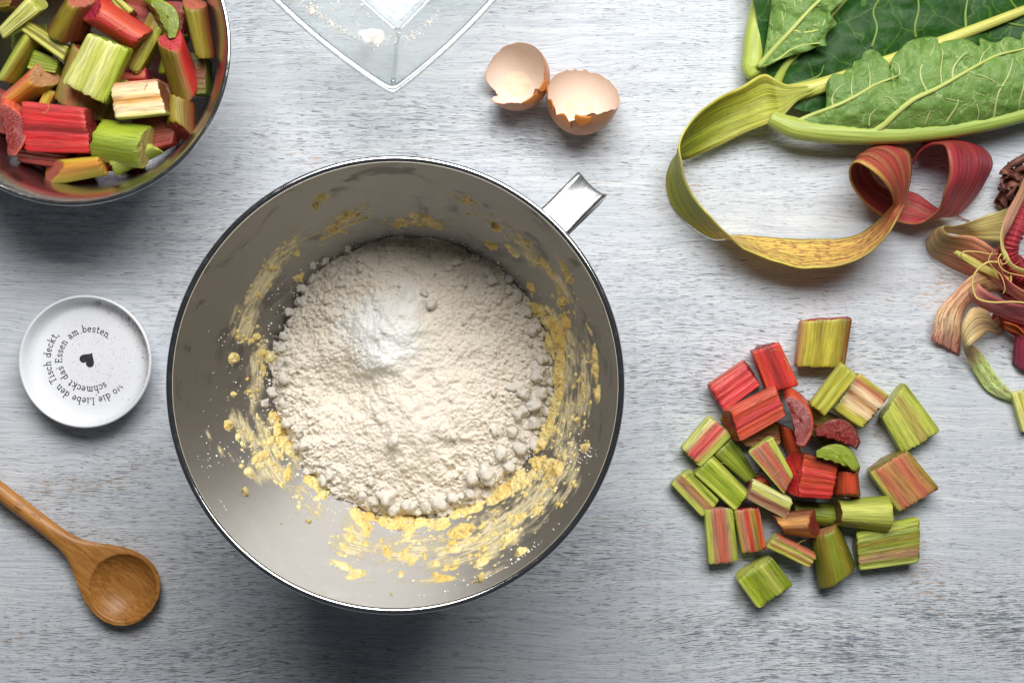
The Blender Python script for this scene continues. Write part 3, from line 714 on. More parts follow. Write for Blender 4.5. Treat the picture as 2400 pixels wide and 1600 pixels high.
# ------------------------------------------------------------------ white dish with print
DC = W((198.7, 847), 1.8); DC[2] = 0
FLZ = 0.86
pd = crom([(0.0, 0.22), (2.2, 0.2), (2.55, 0.0), (2.75, 0.0), (3.1, 0.35), (3.55, 0.75), (3.82, 1.35), (3.90, 1.70), (3.86, 1.80), (3.76, 1.79), (3.68, 1.6), (3.52, 1.2), (3.30, 0.96), (3.0, 0.875), (2.5, FLZ), (1.2, FLZ), (0.0, FLZ)], 6)
pd[:, 0] = np.maximum(pd[:, 0], 0)
dish = thing('small_dish', 'small round white porcelain dish with a printed saying and dusted spice', 'dish', DC)
v, f = lathe(pd, 128, DC); obj('dish_body', v, f, M['porcelain'], dish)

def arcp(cx, cy, rx, ry, a0, a1, n=14):
    return [(cx + rx * math.cos(math.radians(t)), cy + ry * math.sin(math.radians(t))) for t in np.linspace(a0, a1, n)]
GL = {
 'o': (.95, [arcp(.47, .5, .36, .48, 0, 360, 22)]),
 'w': (1.2, [[(.08, 1), (.32, .03), (.6, .85), (.88, .03), (1.1, 1)], [(-.04, 1), (.22, 1)], [(.98, 1), (1.2, 1)]]),
 'd': (1.0, [arcp(.42, .48, .33, .47, 0, 360, 20), [(.78, 1.62), (.78, .02)], [(.6, 1.6), (.80, 1.6)], [(.78, .02), (.95, .02)]]),
 'i': (.6, [[(.3, 1), (.3, .02)], [(.12, .98), (.32, .98)], [(.08, .02), (.52, .02)], [(.28, 1.36), (.32, 1.44)]]),
 'e': (.92, [[(.14, .55), (.82, .55)] + arcp(.47, .5, .35, .48, 8, 318, 18)]),
 'L': (1.0, [[(.25, 1.5), (.25, .02), (.88, .02), (.88, .34)], [(.06, 1.5), (.46, 1.5)], [(.06, .02), (.3, .02)]]),
 'b': (1.0, [[(.2, 1.62), (.2, .02)], [(.02, 1.6), (.22, 1.6)], arcp(.55, .48, .34, .47, 0, 360, 20)]),
 'n': (1.02, [[(.2, 1), (.2, .02)], [(.03, .98), (.22, .98)], [(.2, .66)] + arcp(.5, .66, .28, .32, 160, 0, 9) + [(.78, .02)], [(.06, .02), (.36, .02)], [(.64, .02), (.94, .02)]]),
 'm': (1.45, [[(.2, 1), (.2, .02)], [(.03, .98), (.22, .98)], [(.2, .66)] + arcp(.45, .68, .24, .3, 160, 0, 9) + [(.69, .02)], [(.69, .66)] + arcp(.94, .68, .24, .3, 160, 0, 9) + [(1.18, .02)], [(.06, .02), (.34, .02)], [(.57, .02), (.81, .02)], [(1.06, .02), (1.34, .02)]]),
 'T': (1.05, [[(.05, 1.2), (.05, 1.5), (1.0, 1.5), (1.0, 1.2)], [(.52, 1.5), (.52, .02)], [(.32, .02), (.74, .02)]]),
 's': (.82, [[(.68, .72), (.68, .9)] + arcp(.42, .74, .27, .24, 40, 270, 10)[1:] + arcp(.42, .25, .29, .24, 90, -150, 10) + [(.12, .1)]]),
 'c': (.88, [arcp(.47, .5, .36, .48, 42, 318, 16), [(.74, .98), (.74, .78)]]),
 'h': (1.02, [[(.2, 1.62), (.2, .02)], [(.03, 1.6), (.22, 1.6)], [(.2, .66)] + arcp(.5, .66, .28, .32, 160, 0, 9) + [(.78, .02)], [(.06, .02), (.36, .02)], [(.64, .02), (.94, .02)]]),
 'k': (1.0, [[(.2, 1.62), (.2, .02)], [(.03, 1.6), (.22, 1.6)], [(.2, .42), (.74, .98)], [(.40, .62), (.80, .02)], [(.6, .98), (.9, .98)], [(.06, .02), (.36, .02)], [(.68, .02), (.96, .02)]]),
 't': (.78, [[(.34, 1.42), (.34, .2)] + arcp(.52, .2, .18, .18, 180, 330, 8), [(.08, .98), (.66, .98)]]),
 'a': (.95, [arcp(.42, .72, .28, .26, 150, 0, 9) + [(.7, .12), (.74, .02), (.9, .02)], arcp(.42, .28, .29, .26, 10, 350, 16)]),
 'E': (1.05, [[(.2, 1.5), (.2, .02), (.9, .02), (.9, .32)], [(.04, 1.5), (.86, 1.5), (.86, 1.22)], [(.2, .78), (.64, .78)], [(.64, .92), (.64, .64)], [(.04, .02), (.2, .02)]]),
 ',': (.42, [[(.22, .06), (.26, -.02), (.14, -.3)], [(.2, .1), (.26, .06)]]), '.': (.4, [[(.18, .04), (.24, .1)]]), ' ': (.62, []),
}
TC = W(Z6(865, 750), FLZ); TC = TC - [0, 0, 0]
def arc_text(text, r, a_start, a_end, xh, sw):
    tot = sum(GL[c][0] for c in text); cur = 0; words = []; VV, FF = [], []
    for c in text + ' ':
        adv, strokes = GL[c]
        if c == ' ':
            if VV: words.append((VV, FF)); VV, FF = [], []
            cur += adv; continue
        am = math.radians(a_start + (a_end - a_start) * (cur + adv / 2) / tot)   # compass angle, clockwise from image top
        rad = np.array([math.sin(am), math.cos(am)]); tan = np.array([math.cos(am), -math.sin(am)])
        for s in strokes:
            p = np.array(s, float)
            if len(p) < 2: continue
            t = np.gradient(p, axis=0); t /= np.linalg.norm(t, axis=1)[:, None] + 1e-9
            p[0] -= t[0] * sw * .4; p[-1] += t[-1] * sw * .4
            nn = np.stack([-t[:, 1], t[:, 0]], 1) * sw
            b = len(VV)
            for q in np.hstack([p + nn, p - nn]).reshape(-1, 2):
                w = (q[0] - adv / 2) * xh * tan + (r + q[1] * xh) * rad
                VV.append((TC[0] + w[0], TC[1] + w[1], FLZ + 0.006 + 0.0005 * (len(VV) % 7)))
            for k in range(len(p) - 1): FF.append((b + 2 * k, b + 2 * k + 1, b + 2 * k + 3, b + 2 * k + 2))
        cur += adv
    for VV, FF in words: obj('printed_word', VV, FF, M['ink'], dish, smooth=False)
arc_text('wo die Liebe den Tisch deckt,', 2.31, 129, 309, 0.262, 0.10)
arc_text('schmeckt das Essen am besten.', 1.63, 145, 404, 0.262, 0.10)
t = np.linspace(0, 2 * np.pi, 48, endpoint=False)
hx, hy = 16 * np.sin(t) ** 3, 13 * np.cos(t) - 5 * np.cos(2 * t) - 2 * np.cos(3 * t) - np.cos(4 * t)
an = math.radians(145)    # lobes down-left
hp = np.stack([hx * math.cos(an) - hy * math.sin(an), hx * math.sin(an) + hy * math.cos(an)], 1)
ang = math.radians(0)
hp = hp / 32.0 * 0.95
hc = W(Z6(850, 752), FLZ)
VV = np.hstack([hp + hc[:2], np.full((48, 1), FLZ + 0.008)])
VV = np.vstack([VV, [[hc[0], hc[1], FLZ + 0.008]]])
obj('printed_heart', VV, [(k, (k + 1) % 48, 48) for k in range(48)], M['ink'], dish, smooth=False)
pts, sz = [], []
pin_d = np.array([(0, FLZ), (2.5, FLZ), (3.0, .875), (3.3, .96), (3.52, 1.2), (3.68, 1.6), (3.76, 1.79), (3.86, 1.8)])
for k in range(1900):
    if k < 900: x, y = rng.normal(0.55, 1.35), rng.normal(0.2, 1.35)
    elif k < 1000: x, y = rng.normal(0.55, .14), rng.normal(3.48, .08)
    else:
        aa = rng.normal(0.62, .42); q = 3.45 + rng.normal(0, .22); x, y = q * math.cos(aa), q * math.sin(aa)
    q = math.hypot(x, y)
    if q > 3.83: continue
    s = float(np.clip(rng.lognormal(-4.55, .42), .006, .034))
    pts.append((DC[0] + x, DC[1] + y, float(np.interp(q, pin_d[:, 0], pin_d[:, 1])) + s * .4)); sz.append(s)
crumbs('spice_specks', pts, sz, M['spice'], dish, 12)

# ------------------------------------------------------------------ wooden spoon
zs = 440 / 1643 * (CAM_H - 0.8) / F_PX                               # zoom px -> cm
s_px = np.array([-900, -300, 0, 500, 680, 800, 900, 1000, 1080, 1160, 1240, 1310, 1378, 1450, 1520, 1580, 1630, 1670, 1695, 1710])
hw_px = np.array([70, 72, 73, 73, 78, 95, 128, 182, 230, 275, 308, 326, 333, 328, 307, 270, 222, 160, 100, 4])
ss = np.concatenate([np.linspace(-900, 700, 60, endpoint=False), np.linspace(700, 1600, 110, endpoint=False), np.linspace(1600, 1710, 26)])
pch = crom(np.stack([s_px, hw_px], 1), 24); hw = np.interp(ss, pch[:, 0], pch[:, 1])
u0 = W(Z7(0, 232), 0.8); u1 = W(Z7(1075, 1092), 0.8)
dr = (u1 - u0); dr[2] = 0; Lc = np.linalg.norm(dr); dr /= Lc; pp = np.array([-dr[1], dr[0], 0])
nt = 61; tt_ = np.linspace(-1, 1, nt)
SSg, TTg = np.meshgrid(ss, tt_, indexing='ij'); HW = np.repeat(hw[:, None], nt, 1)
bend = np.interp(ss, [-900, 400, 800, 1100, 1710], [1.5, 1.15, 1.0, 1.0, 1.0])       # height of the mid plane
htop = np.interp(ss, [-900, 600, 800, 950, 1050, 1710], [0.42, 0.42, 0.34, 0.22, 0.12, 0.10])
hbot = np.interp(ss, [-900, 600, 900, 1100, 1378, 1600, 1710], [0.42, 0.42, 0.6, 0.9, 1.0, 0.8, 0.10])
ex = np.interp(ss, [-900, 650, 1000, 1710], [2.0, 2.0, 5.0, 6.0])
top = bend[:, None] + htop[:, None] * np.clip(1 - np.abs(TTg) ** ex[:, None], 0, 1) ** 0.5
bot = bend[:, None] - hbot[:, None] * np.clip(1 - TTg ** 2, 0, 1) ** 0.5
ic, ir = 1392.0, 300.0
rho = np.hypot((SSg - ic) / 302.0, TTg * HW / 304.0)
dep = 0.92 * np.clip(1 - rho ** 2.4, 0, 1); k_ = np.clip((1.0 - rho) / 0.10, 0, 1); dep = dep * (k_ * k_ * (3 - 2 * k_)) ** 0.6
top = np.maximum(top - dep, bot + 0.10 * (HW > 30))
ctr = u0[None, None, :] + dr * (SSg * zs)[..., None] + pp * (TTg * HW * zs)[..., None]
Tp = ctr.copy(); Tp[..., 2] = top; Bt = ctr.copy(); Bt[..., 2] = np.minimum(bot, top - 0.002)
RG = np.concatenate([Tp, Bt[:, 1:-1][:, ::-1]], 1); nr_ = RG.shape[1]
RG[..., 2] -= RG[..., 2].min() - 0.002
kn = W(Z7(195, 400), .9) - u1; M['spoon'] = m_spoon(math.atan2(dr[1], dr[0]), (float(kn[0]), float(kn[1]), 0.0))
spn = thing('wooden_spoon', 'golden brown bamboo spoon lying in the lower left corner', 'spoon', (u1[0], u1[1], 0))
fs = grid_faces(len(ss), nr_, wrap_v=True)
cut_i = int(np.searchsorted(ss, 1010))
full = bpy.data.meshes.new('tmp'); full.from_pydata(RG.reshape(-1, 3).tolist(), [], fs); full.update()
VN = np.array([list(q.normal) for q in full.vertices]); bpy.data.meshes.remove(full)
if VN[(20 * nr_) + nt // 2][2] < 0: VN = -VN; fs = [tuple(reversed(q)) for q in fs]
for nm, i0, i1 in (('spoon_handle', 0, cut_i + 1), ('spoon_bowl', cut_i, len(ss))):
    sub_f = [tuple(q - i0 * nr_ for q in fc) for fc in fs if min(fc) >= i0 * nr_ and max(fc) < i1 * nr_]
    o_ = obj(nm, RG[i0:i1].reshape(-1, 3), sub_f, M['spoon'], spn)
    o_.data.normals_split_custom_set_from_vertices(VN[i0 * nr_:i1 * nr_].tolist())

# ------------------------------------------------------------------ egg shells
def eggshell(label, cpx, z0, rx, tilt_dir, tilt, jag, seed, shards, white):
    c = W(cpx, z0)
    nth_, nph = 144, 36
    T = np.linspace(0, 2 * np.pi, nth_, endpoint=False)
    lim = np.interp(np.degrees(T), jag[0], jag[1], period=360)
    lim = lim + 3.6 * vn(T * 7, 0.5, 0.0, seed) + 1.3 * vn(T * 19, 0.5, 0.0, seed + 1)
    ph = np.linspace(0, 1, nph)[None, :] * np.radians(lim)[:, None]
    td = math.radians(tilt_dir); ax = Vector((-math.sin(td), math.cos(td), 0)); Rm = np.array(Matrix.Rotation(math.radians(tilt), 3, ax))
    def surf(r):
        k = r / rx
        P_ = np.stack([r * np.sin(ph) * np.cos(T)[:, None], r * np.sin(ph) * np.sin(T)[:, None], -1.14 * r * np.cos(ph)], -1)
        return P_ @ Rm.T
    Po = surf(rx); Pi = surf(rx - 0.03)
    dz = Po[..., 2].min(); sh = np.array([c[0], c[1], -dz + 0.004])
    Po = Po + sh; Pi = Pi + sh
    t_ = thing('eggshell_half', label, 'eggshell', (c[0], c[1], 0), 'broken eggshell halves')
    vv = np.vstack([Po.reshape(-1, 3), Pi[:, -1]]); ff_ = grid_faces(nth_, nph, wrap_u=True)
    b = nth_ * nph
    for i in range(nth_): j = (i + 1) % nth_; ff_.append((i * nph + nph - 1, b + i, b + j, j * nph + nph - 1))
    obj('outer_shell', vv, [tuple(reversed(q)) for q in ff_], M['egg_out'], t_)
    obj('inner_lining', Pi.reshape(-1, 3), grid_faces(nth_, nph, wrap_u=True), M['egg_in'], t_)
    for (a0, a1, l0, l1, lift) in shards:                     # flaps of cracked shell hanging on the lining
        n1, n2 = 9, 6; Vs = []
        for i in range(n1):
            for j in range(n2):
                a_ = math.radians(a0 + (a1 - a0) * i / (n1 - 1)); taper = 1 - abs(2 * i / (n1 - 1) - 1) ** 1.5
                p_ = math.radians(l0 + (l1 - l0) * (j / (n2 - 1)) * (0.25 + .75 * taper)); r = rx + 0.03 + lift * (j / (n2 - 1))
                Vs.append(np.array([r * math.sin(p_) * math.cos(a_), r * math.sin(p_) * math.sin(a_), -1.14 * r * math.cos(p_)]) @ Rm.T + sh)
        s_ = obj('shell_shard', Vs, grid_faces(n1, n2), M['shard'], t_)
        md = s_.modifiers.new('thick', 'SOLIDIFY'); md.thickness = 0.0004
    # film of egg white left in the hollow
    lo = Pi.reshape(-1, 3)[Pi.reshape(-1, 3)[:, 2].argmin()]
    zt = lo[2] + white; a_ = np.linspace(0, 2 * np.pi, 40, endpoint=False); rw = math.sqrt(max(0.05, 2 * rx * white)) * 0.82
    Vw = [(lo[0] + q * rw * math.cos(k), lo[1] + q * rw * math.sin(k), zt - 0.02 + 0.05 * (1 - q)) for q in (1.0, .9, .6, .3, .02) for k in a_]
    obj('egg_white', Vw, grid_faces(5, 40, wrap_v=True), M['eggwhite'], t_)
    return t_
eggshell('broken brown eggshell half nearer the glass dish, with a notch torn in its left edge', Z2(1590, 465), 2.2, 1.98, 150, 24,
         ((0, 20, 60, 100, 140, 165, 178, 190, 200, 214, 240, 270, 300, 320, 330, 345), (100, 98, 96, 94, 90, 88, 84, 60, 56, 82, 96, 104, 92, 104, 88, 98)), 71,
         [(288, 318, 100, 84, .05), (322, 342, 100, 84, .06)], 0.22)
eggshell('broken brown eggshell half with orange cracked flaps on its lower edge', Z2(2003, 592), 2.2, 2.13, 74, 33,
         ((0, 40, 80, 120, 150, 170, 190, 205, 222, 240, 255, 270, 285, 300, 330), (92, 90, 88, 90, 92, 98, 86, 96, 84, 80, 98, 108, 104, 106, 98)), 91,
         [(218, 250, 74, 98, .10), (250, 276, 104, 84, .08), (166, 184, 98, 84, .05), (192, 216, 84, 100, .08)], 0.25)

# ------------------------------------------------------------------ square glass dish
GROT = math.radians(2.4)
GC = W((921, 224), 6.0) + 10.0 * np.array([-math.sin(GROT), math.cos(GROT), 0]); GC[2] = 0.03
def sq_ring(hd, z, bulge, npe=26, rot=GROT):
    out = []
    for k in range(4):
        a0, a1 = math.radians(-90 + 90 * k), math.radians(90 * k)
        c0, c1 = np.array([math.cos(a0), math.sin(a0)]) * hd, np.array([math.cos(a1), math.sin(a1)]) * hd
        mid = (c0 + c1) / 2; nn = mid / np.linalg.norm(mid)
        for i in range(npe):
            s = i / npe; s = s + 0.08 * math.sin(2 * math.pi * s) * -1
            p = c0 * (1 - s) + c1 * s + nn * bulge * math.sin(math.pi * s) ** 0.8
            out.append((p[0] * math.cos(rot) - p[1] * math.sin(rot) + GC[0], p[0] * math.sin(rot) + p[1] * math.cos(rot) + GC[1], z + 0.03))
    out = np.array(out)
    sm_ = out.copy()
    for _ in range(1): sm_ = 0.5 * sm_ + 0.25 * np.roll(sm_, 1, 0) + 0.25 * np.roll(sm_, -1, 0)
    sm_[:, 2] = z + 0.03
    return sm_
lev = np.linspace(0, 1, 14)
def hdz(t): return 4.9 + 5.1 * t ** 0.9
rings = [sq_ring(q, 0.0, 0.1) for q in (0.3, 2.0, 4.0)]
rings += [sq_ring(hdz(t), 6.0 * t, 0.15 + 0.52 * t) for t in lev]
rings += [sq_ring(hdz(1) - 0.08, 6.10, 0.67), sq_ring(hdz(1) - 0.30, 6.13, 0.67), sq_ring(hdz(1) - 0.50, 6.06, 0.67)]
rings += [sq_ring(hdz(t) - 0.58, max(6.0 * t, 0.45), 0.10 + 0.55 * t) for t in lev[::-1][1:-1]]
rings += [sq_ring(q, 0.45, 0.1) for q in (4.2, 2.0, 0.3)]
GV = np.array(rings); gd = thing('glass_dish', 'clear square glass dish with traces of flour at the top edge', 'glass dish', GC)
fg = grid_faces(GV.shape[0], GV.shape[1], wrap_v=True); m_ = GV.shape[1]
fg.append(tuple(range(m_))); fg.append(tuple((GV.shape[0] - 1) * m_ + k for k in reversed(range(m_))))
go = obj('glass_body', GV.reshape(-1, 3), fg, M['glass'], gd)
rb_ = [sq_ring(10.0 - 0.24 + 0.27 * math.cos(q), 6.06 + 0.16 * math.sin(q), 0.67) for q in np.linspace(0, 2 * np.pi, 12, endpoint=False)]
RBV = np.array(rb_); obj('rim_bead', RBV.reshape(-1, 3), grid_faces(12, RBV.shape[1], wrap_u=True, wrap_v=True), M['bead'], gd)
for k in range(4):
    i_ = 26 * k; pc_ = np.array([rings[3 + q][i_] * .5 + rings[3 + q][i_] * .5 for q in range(1, 13)]); inw = GC - pc_; inw[:, 2] = 0; inw /= np.linalg.norm(inw, axis=1)[:, None]
    v_, f_ = tube(pc_ + inw * .34, [.14, .12, .14], 8); obj('corner_crease', v_, f_, M['bead'], gd)
    j_ = np.arange(i_ + 1, i_ + 26) % 104; pe_ = rings[4][j_] + [0, 0, .2]; inw = GC - pe_; inw[:, 2] = 0; inw /= np.linalg.norm(inw, axis=1)[:, None]
    v_, f_ = tube(pe_ + inw * .3, [.11, .11], 8); obj('base_edge', v_, f_, M['bead'], gd)
import bmesh
bm = bmesh.new(); bm.from_mesh(go.data); bmesh.ops.recalc_face_normals(bm, faces=bm.faces); bm.to_mesh(go.data); bm.free()
def glass_in(x, y):
    x_, y_ = x - GC[0], y - GC[1]; x_, y_ = x_ * math.cos(GROT) + y_ * math.sin(GROT), y_ * math.cos(GROT) - x_ * math.sin(GROT); hd_ = np.abs(x_) + np.abs(y_); return np.maximum(.48, 6.0 * (np.clip(hd_ + .58 - 4.9, 0, 9) / 5.1) ** (1 / .9) + .03)
# small flour lump and dust inside the dish
c = W(Z2(738, 275), 1.2)
gx = np.linspace(-1.0, 1.0, 46); XX, YY = np.meshgrid(gx, gx, indexing='ij'); q = np.hypot(XX, YY) + .22 * vn(XX * 2.5, YY * 2.5, 0, 5)
HH = 0.5 * np.clip(1 - (q / .68) ** 2, 0, 1) ** .8 * (1 + .5 * vn(XX * 4, YY * 4, 0, 8)) + 0.05 * vn(XX * 14, YY * 14, 0, 6) * (q < .68)
v = np.stack([XX + c[0], YY + c[1], glass_in(XX + c[0], YY + c[1]) + .03 + HH], -1).reshape(-1, 3); kk = (q < .70).reshape(-1)
fq = [f_ for f_ in grid_faces(46, 46) if all(kk[list(f_)])]
us, iv2 = np.unique(np.array(fq), return_inverse=True)
fh = obj('flour_lump', v[us], [t_[::-1] for t_ in iv2.reshape(-1, 4).tolist()], M['flourw'], None, origin=(c[0], c[1], .45))
tag(fh, 'little heap of white flour left in the corner of the glass dish', 'flour')
pts, sz = [], []
for (x0, y0, x1, y1, k, sp, zz_) in [(290, 0, 400, 150, 120, 16, 3.6), (400, 150, 560, 270, 110, 14, 2.6), (560, 270, 760, 340, 70, 12, 1.6), (480, 20, 700, 200, 60, 60, 0.8), (940, 290, 1120, 140, 70, 22, 2.0), (780, 300, 960, 260, 60, 30, 0.9)]:
    for _ in range(k):
        s_ = rng.uniform(); p = W(Z2(x0 + (x1 - x0) * s_ + rng.normal(0, sp), y0 + (y1 - y0) * s_ + rng.normal(0, sp)), zz_)
        s2_ = float(np.clip(rng.lognormal(-3.5, .6), .012, .13)); pts.append((p[0], p[1], float(glass_in(p[0], p[1])) + .03 + s2_ * .4)); sz.append(s2_)
fd = crumbs('flour_dust', pts, sz, M['flourw'], None, 22, origin=GC)
fd['label'] = 'scattered flour dust on the inside of the glass dish'

# ------------------------------------------------------------------ rhubarb pieces
CC = dict(lg=sr(192, 198, 100), yg=sr(186, 178, 72), g=sr(138, 152, 52), dg=sr(96, 108, 26), pg=sr(222, 222, 160), pk=sr(192, 112, 92), r=sr(196, 56, 52), dr=sr(146, 44, 42),
          orr=sr(206, 88, 58), tan=sr(182, 136, 92), cream=sr(240, 218, 182), br=sr(124, 66, 38), mg=sr(178, 36, 72), mv=sr(178, 138, 114), sal=sr(210, 104, 86), ol=sr(150, 136, 52), bg=sr(158, 176, 52), gold=sr(206, 150, 64), vr=sr(204, 38, 48), tg=sr(172, 156, 92), pkr=sr(206, 78, 84))

CC = {k: tuple(q ** 1.14 for q in v) for k, v in CC.items()}
def section(kind, th, wdt, seed):
    """outline of a stalk piece: (v across 0..1, depth below the top in cm, kind of surface)"""
    rs = np.random.default_rng(seed)
    if kind == 'flat':
        v = np.linspace(0.03, 0.97, 31); ph = rs.uniform(0, 60)
        d = 0.05 + 0.05 * vn(v * 5 + ph, .3, .2, seed) + 0.045 * vn(v * 11 + ph, .6, .2, seed) + 0.03 * vn(v * 21 + ph, .9, .2, seed) - 0.05 * np.sin(np.pi * v)
        top = list(zip(v, d)); side = [(.985, .13), (1.0, .32 * th), (.985, .55 * th), (.93, .76 * th), (.82, .91 * th), (.65, .985 * th)]
        s2 = [(.35, .985 * th), (.18, .91 * th), (.07, .76 * th), (.015, .55 * th), (0, .32 * th), (.015, .13)]
        return top + side + [(.5, th)] + s2
    if kind == 'round':
        v = np.linspace(0.0, 1.0, 23); nb = 9; ph = rs.uniform(0, 6)
        d = th * 0.62 * np.abs(2 * v - 1) ** 2.3 + 0.016 * np.cos(v * 2 * np.pi * nb + ph)
        return list(zip(v, d)) + [(1.0, .78 * th), (.95, .93 * th), (.85, th), (.6, .97 * th), (.5, .95 * th), (.4, .97 * th), (.15, th), (.05, .93 * th), (0, .78 * th)]
    v = np.linspace(0.07, 0.93, 13); ph = rs.uniform(0, 6)            # bar
    d = 0.03 + 0.025 * np.cos(v * 18 + ph)
    return list(zip(v, d)) + [(.975, .10), (1, .25 * th), (.985, .5 * th), (1, .75 * th), (.94, .95 * th), (.6, th), (.3, th), (.06, .95 * th), (0, .75 * th), (.015, .5 * th), (0, .25 * th), (.025, .10)]

def finish_piece(name, label, cat, group, rings, ringcols, ringfib, endcols, seed, hairs=0, streak=1.0):
    """rings (nu, nv, 3) -> thing with stalk_flesh and two cut_face children"""
    nu, nv = rings.shape[:2]; rs = np.random.default_rng(seed + 99)
    zmin = rings[..., 2].min(); cen = rings.reshape(-1, 3).mean(0)
    t = thing(name, label, cat, (cen[0], cen[1], zmin), group)
    obj('stalk_flesh', rings.reshape(-1, 3), [tuple(reversed(q)) for q in grid_faces(nu, nv, wrap_v=True)], M['skin'], t, col=np.hstack([ringcols.reshape(-1, 3), np.full((nu * nv, 1), streak)]), fib=ringfib.reshape(-1, 3))
    for e, ri in ((0, 0), (1, nu - 1)):
        base = rings[ri]; c0 = base.mean(0); ax = rings[0].mean(0) - rings[-1].mean(0); ax /= np.linalg.norm(ax)
        if e: ax = -ax
        VV, cl, fb = [], [], []
        x_ = base[nv // 4] - c0; x_ = x_ - ax * (x_ @ ax); x_ /= np.linalg.norm(x_) + 1e-9; y_ = np.cross(ax, x_)
        for q in (1.0, 0.93, 0.8, 0.6, 0.4, 0.2, 0.03):
            p = c0 + (base - c0) * q
            bumps = 0.035 * vn(p[:, 0] * 4, p[:, 1] * 4, p[:, 2] * 4 + seed, 200 + seed) if q < 1 else 0
            VV.append(p + ax * (np.asarray(bumps + (0.05 * (1 - q * q)))[..., None]) * np.ones((nv, 1)))
            k = np.clip((q - .80) / .2, 0, 1)
            cl.append(np.tile(np.array(endcols[e]), (nv, 1)) * (1 - .6 * k) + ringcols[ri] * .6 * k)
            d = p - c0; fb.append(np.stack([d @ x_, d @ y_, np.full(nv, seed * 1.7 + e * 9)], 1))
        fc = grid_faces(7, nv, wrap_v=True) + [tuple(6 * nv + k for k in range(nv))]
        if e == 1: fc = [tuple(reversed(q)) for q in fc]
        obj('cut_face', np.vstack(VV), fc, M['cut'], t, col=np.vstack(cl), fib=np.vstack(fb))
    for h in range(hairs):                                           # loose fibres
        i, j = rs.integers(1, nu - 1), rs.integers(2, 18); p = rings[i, j % nv] + [0, 0, 0.02]; a = rs.uniform(0, 6.28); pts_ = []
        cv_ = rs.uniform(-1, 1) * 1.6; L_ = rs.uniform(.35, .9)
        for k in range(12):
            s_ = k / 11; aa = a + cv_ * s_ * 2.2
            pts_.append(p.copy()); p = p + np.array([math.cos(aa), math.sin(aa), .18 * math.cos(3.1 * s_)]) * L_ / 11
        v_, f_ = tube(pts_, [0.014, 0.012, 0.006], 4); obj('loose_fibre', v_, f_, M['thread'] if rs.uniform() < .7 else M['threadr'], t)
    return t

def piece(Zf, label, quad, z, th, kind, cols, ends, ext=(0.05, 0.05), hairs=0, group=None, arch=0.0, grow=1.07):
    piece.k += 1; seed = piece.k
    zc = list(z) if hasattr(z, '__len__') else [z] * 4
    q = [W(Zf(*p), zz_) for p, zz_ in zip(quad, zc)]; qc = sum(q) / 4; q = [qc + (p - qc) * np.array([grow, grow, 1]) for p in q]
    axis = (q[1] + q[2] - q[0] - q[3]) / 2; L = np.linalg.norm(axis); axis = axis / L
    across = (q[3] + q[2] - q[0] - q[1]) / 2; wd = np.linalg.norm(across)
    nn = np.cross(axis, across); nn /= np.linalg.norm(nn)
    if nn[2] < 0: nn = -nn
    th = min(th, 99); sec = np.array(section(kind, th, wd, seed)); nv = len(sec)
    us = np.array([0.0, 0.025, 0.08, 0.2, 0.35, 0.5, 0.65, 0.8, 0.92, 0.975, 1.0]); nu = len(us)
    cen_v, cen_d = 0.5, th * 0.45
    rings = np.zeros((nu, nv, 3)); rc = np.zeros((nu, nv, 3)); rf = np.zeros((nu, nv, 3))
    stops = np.array([CC[c] for c in cols]); sv = np.linspace(0, 1, len(stops))
    per = np.concatenate([[0], np.cumsum(np.hypot(np.diff(sec[:, 0]) * wd, np.diff(sec[:, 1])))])
    rough_end = 0.07 * vn(np.arange(nv) * 0.9, seed * 3.1, 0.2, 7) + 0.02 * vn(np.arange(nv) * 2.3, seed * 1.1, 0.9, 8)
    for i, u in enumerate(us):
        sh = 0.94 if i in (0, nu - 1) else (0.99 if i in (1, nu - 2) else 1.0)
        v_ = cen_v + (sec[:, 0] - cen_v) * sh; d_ = cen_d + (sec[:, 1] - cen_d) * sh
        tu = -ext[0] * (1 - u) + ext[1] * u
        du = tu * (d_ / th) + (rough_end * (1 if u > .9 else (-1 if u < .1 else 0)) * (abs(u - .5) * 2) ** 8)
        top = (q[0][None] * (1 - u) + q[1][None] * u) * (1 - v_)[:, None] + (q[3][None] * (1 - u) + q[2][None] * u) * v_[:, None]
        wob_ = 0.02 * vn(v_ * 5, u * 2.0 + seed, 0.4, 60 + seed)
        rings[i] = top - nn * (d_ + wob_ - arch * 4 * u * (1 - u))[:, None] + axis * du[:, None]
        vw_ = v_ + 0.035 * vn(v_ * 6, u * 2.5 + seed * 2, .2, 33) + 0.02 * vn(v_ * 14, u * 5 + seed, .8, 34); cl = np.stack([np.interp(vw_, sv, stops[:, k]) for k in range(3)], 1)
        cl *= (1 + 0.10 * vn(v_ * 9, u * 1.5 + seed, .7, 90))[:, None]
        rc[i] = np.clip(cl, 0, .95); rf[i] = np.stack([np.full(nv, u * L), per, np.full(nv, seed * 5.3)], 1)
    if not np.dot(np.cross(rings[1, 1] - rings[1, 0], rings[2, 0] - rings[1, 0]), nn) > 0: pass
    mn = rings[..., 2].min()
    if mn < 0.01: rings[..., 2] = 0.01 + (rings[..., 2] - mn) * (rings[..., 2].max() - 0.01) / (rings[..., 2].max() - mn)
    # orientation for outward normals
    flip = np.dot(np.cross(rings[1, 6] - rings[1, 5], rings[2, 5] - rings[1, 5]), nn) < 0
    if flip: rings, rc, rf = rings[:, ::-1], rc[:, ::-1], rf[:, ::-1]
    return finish_piece('rhubarb_piece', label, 'rhubarb piece', group, rings, rc, rf, (CC[ends[0]], CC[ends[1]]), seed, hairs, 0.15 if kind == 'round' else 0.85)
piece.k = 0

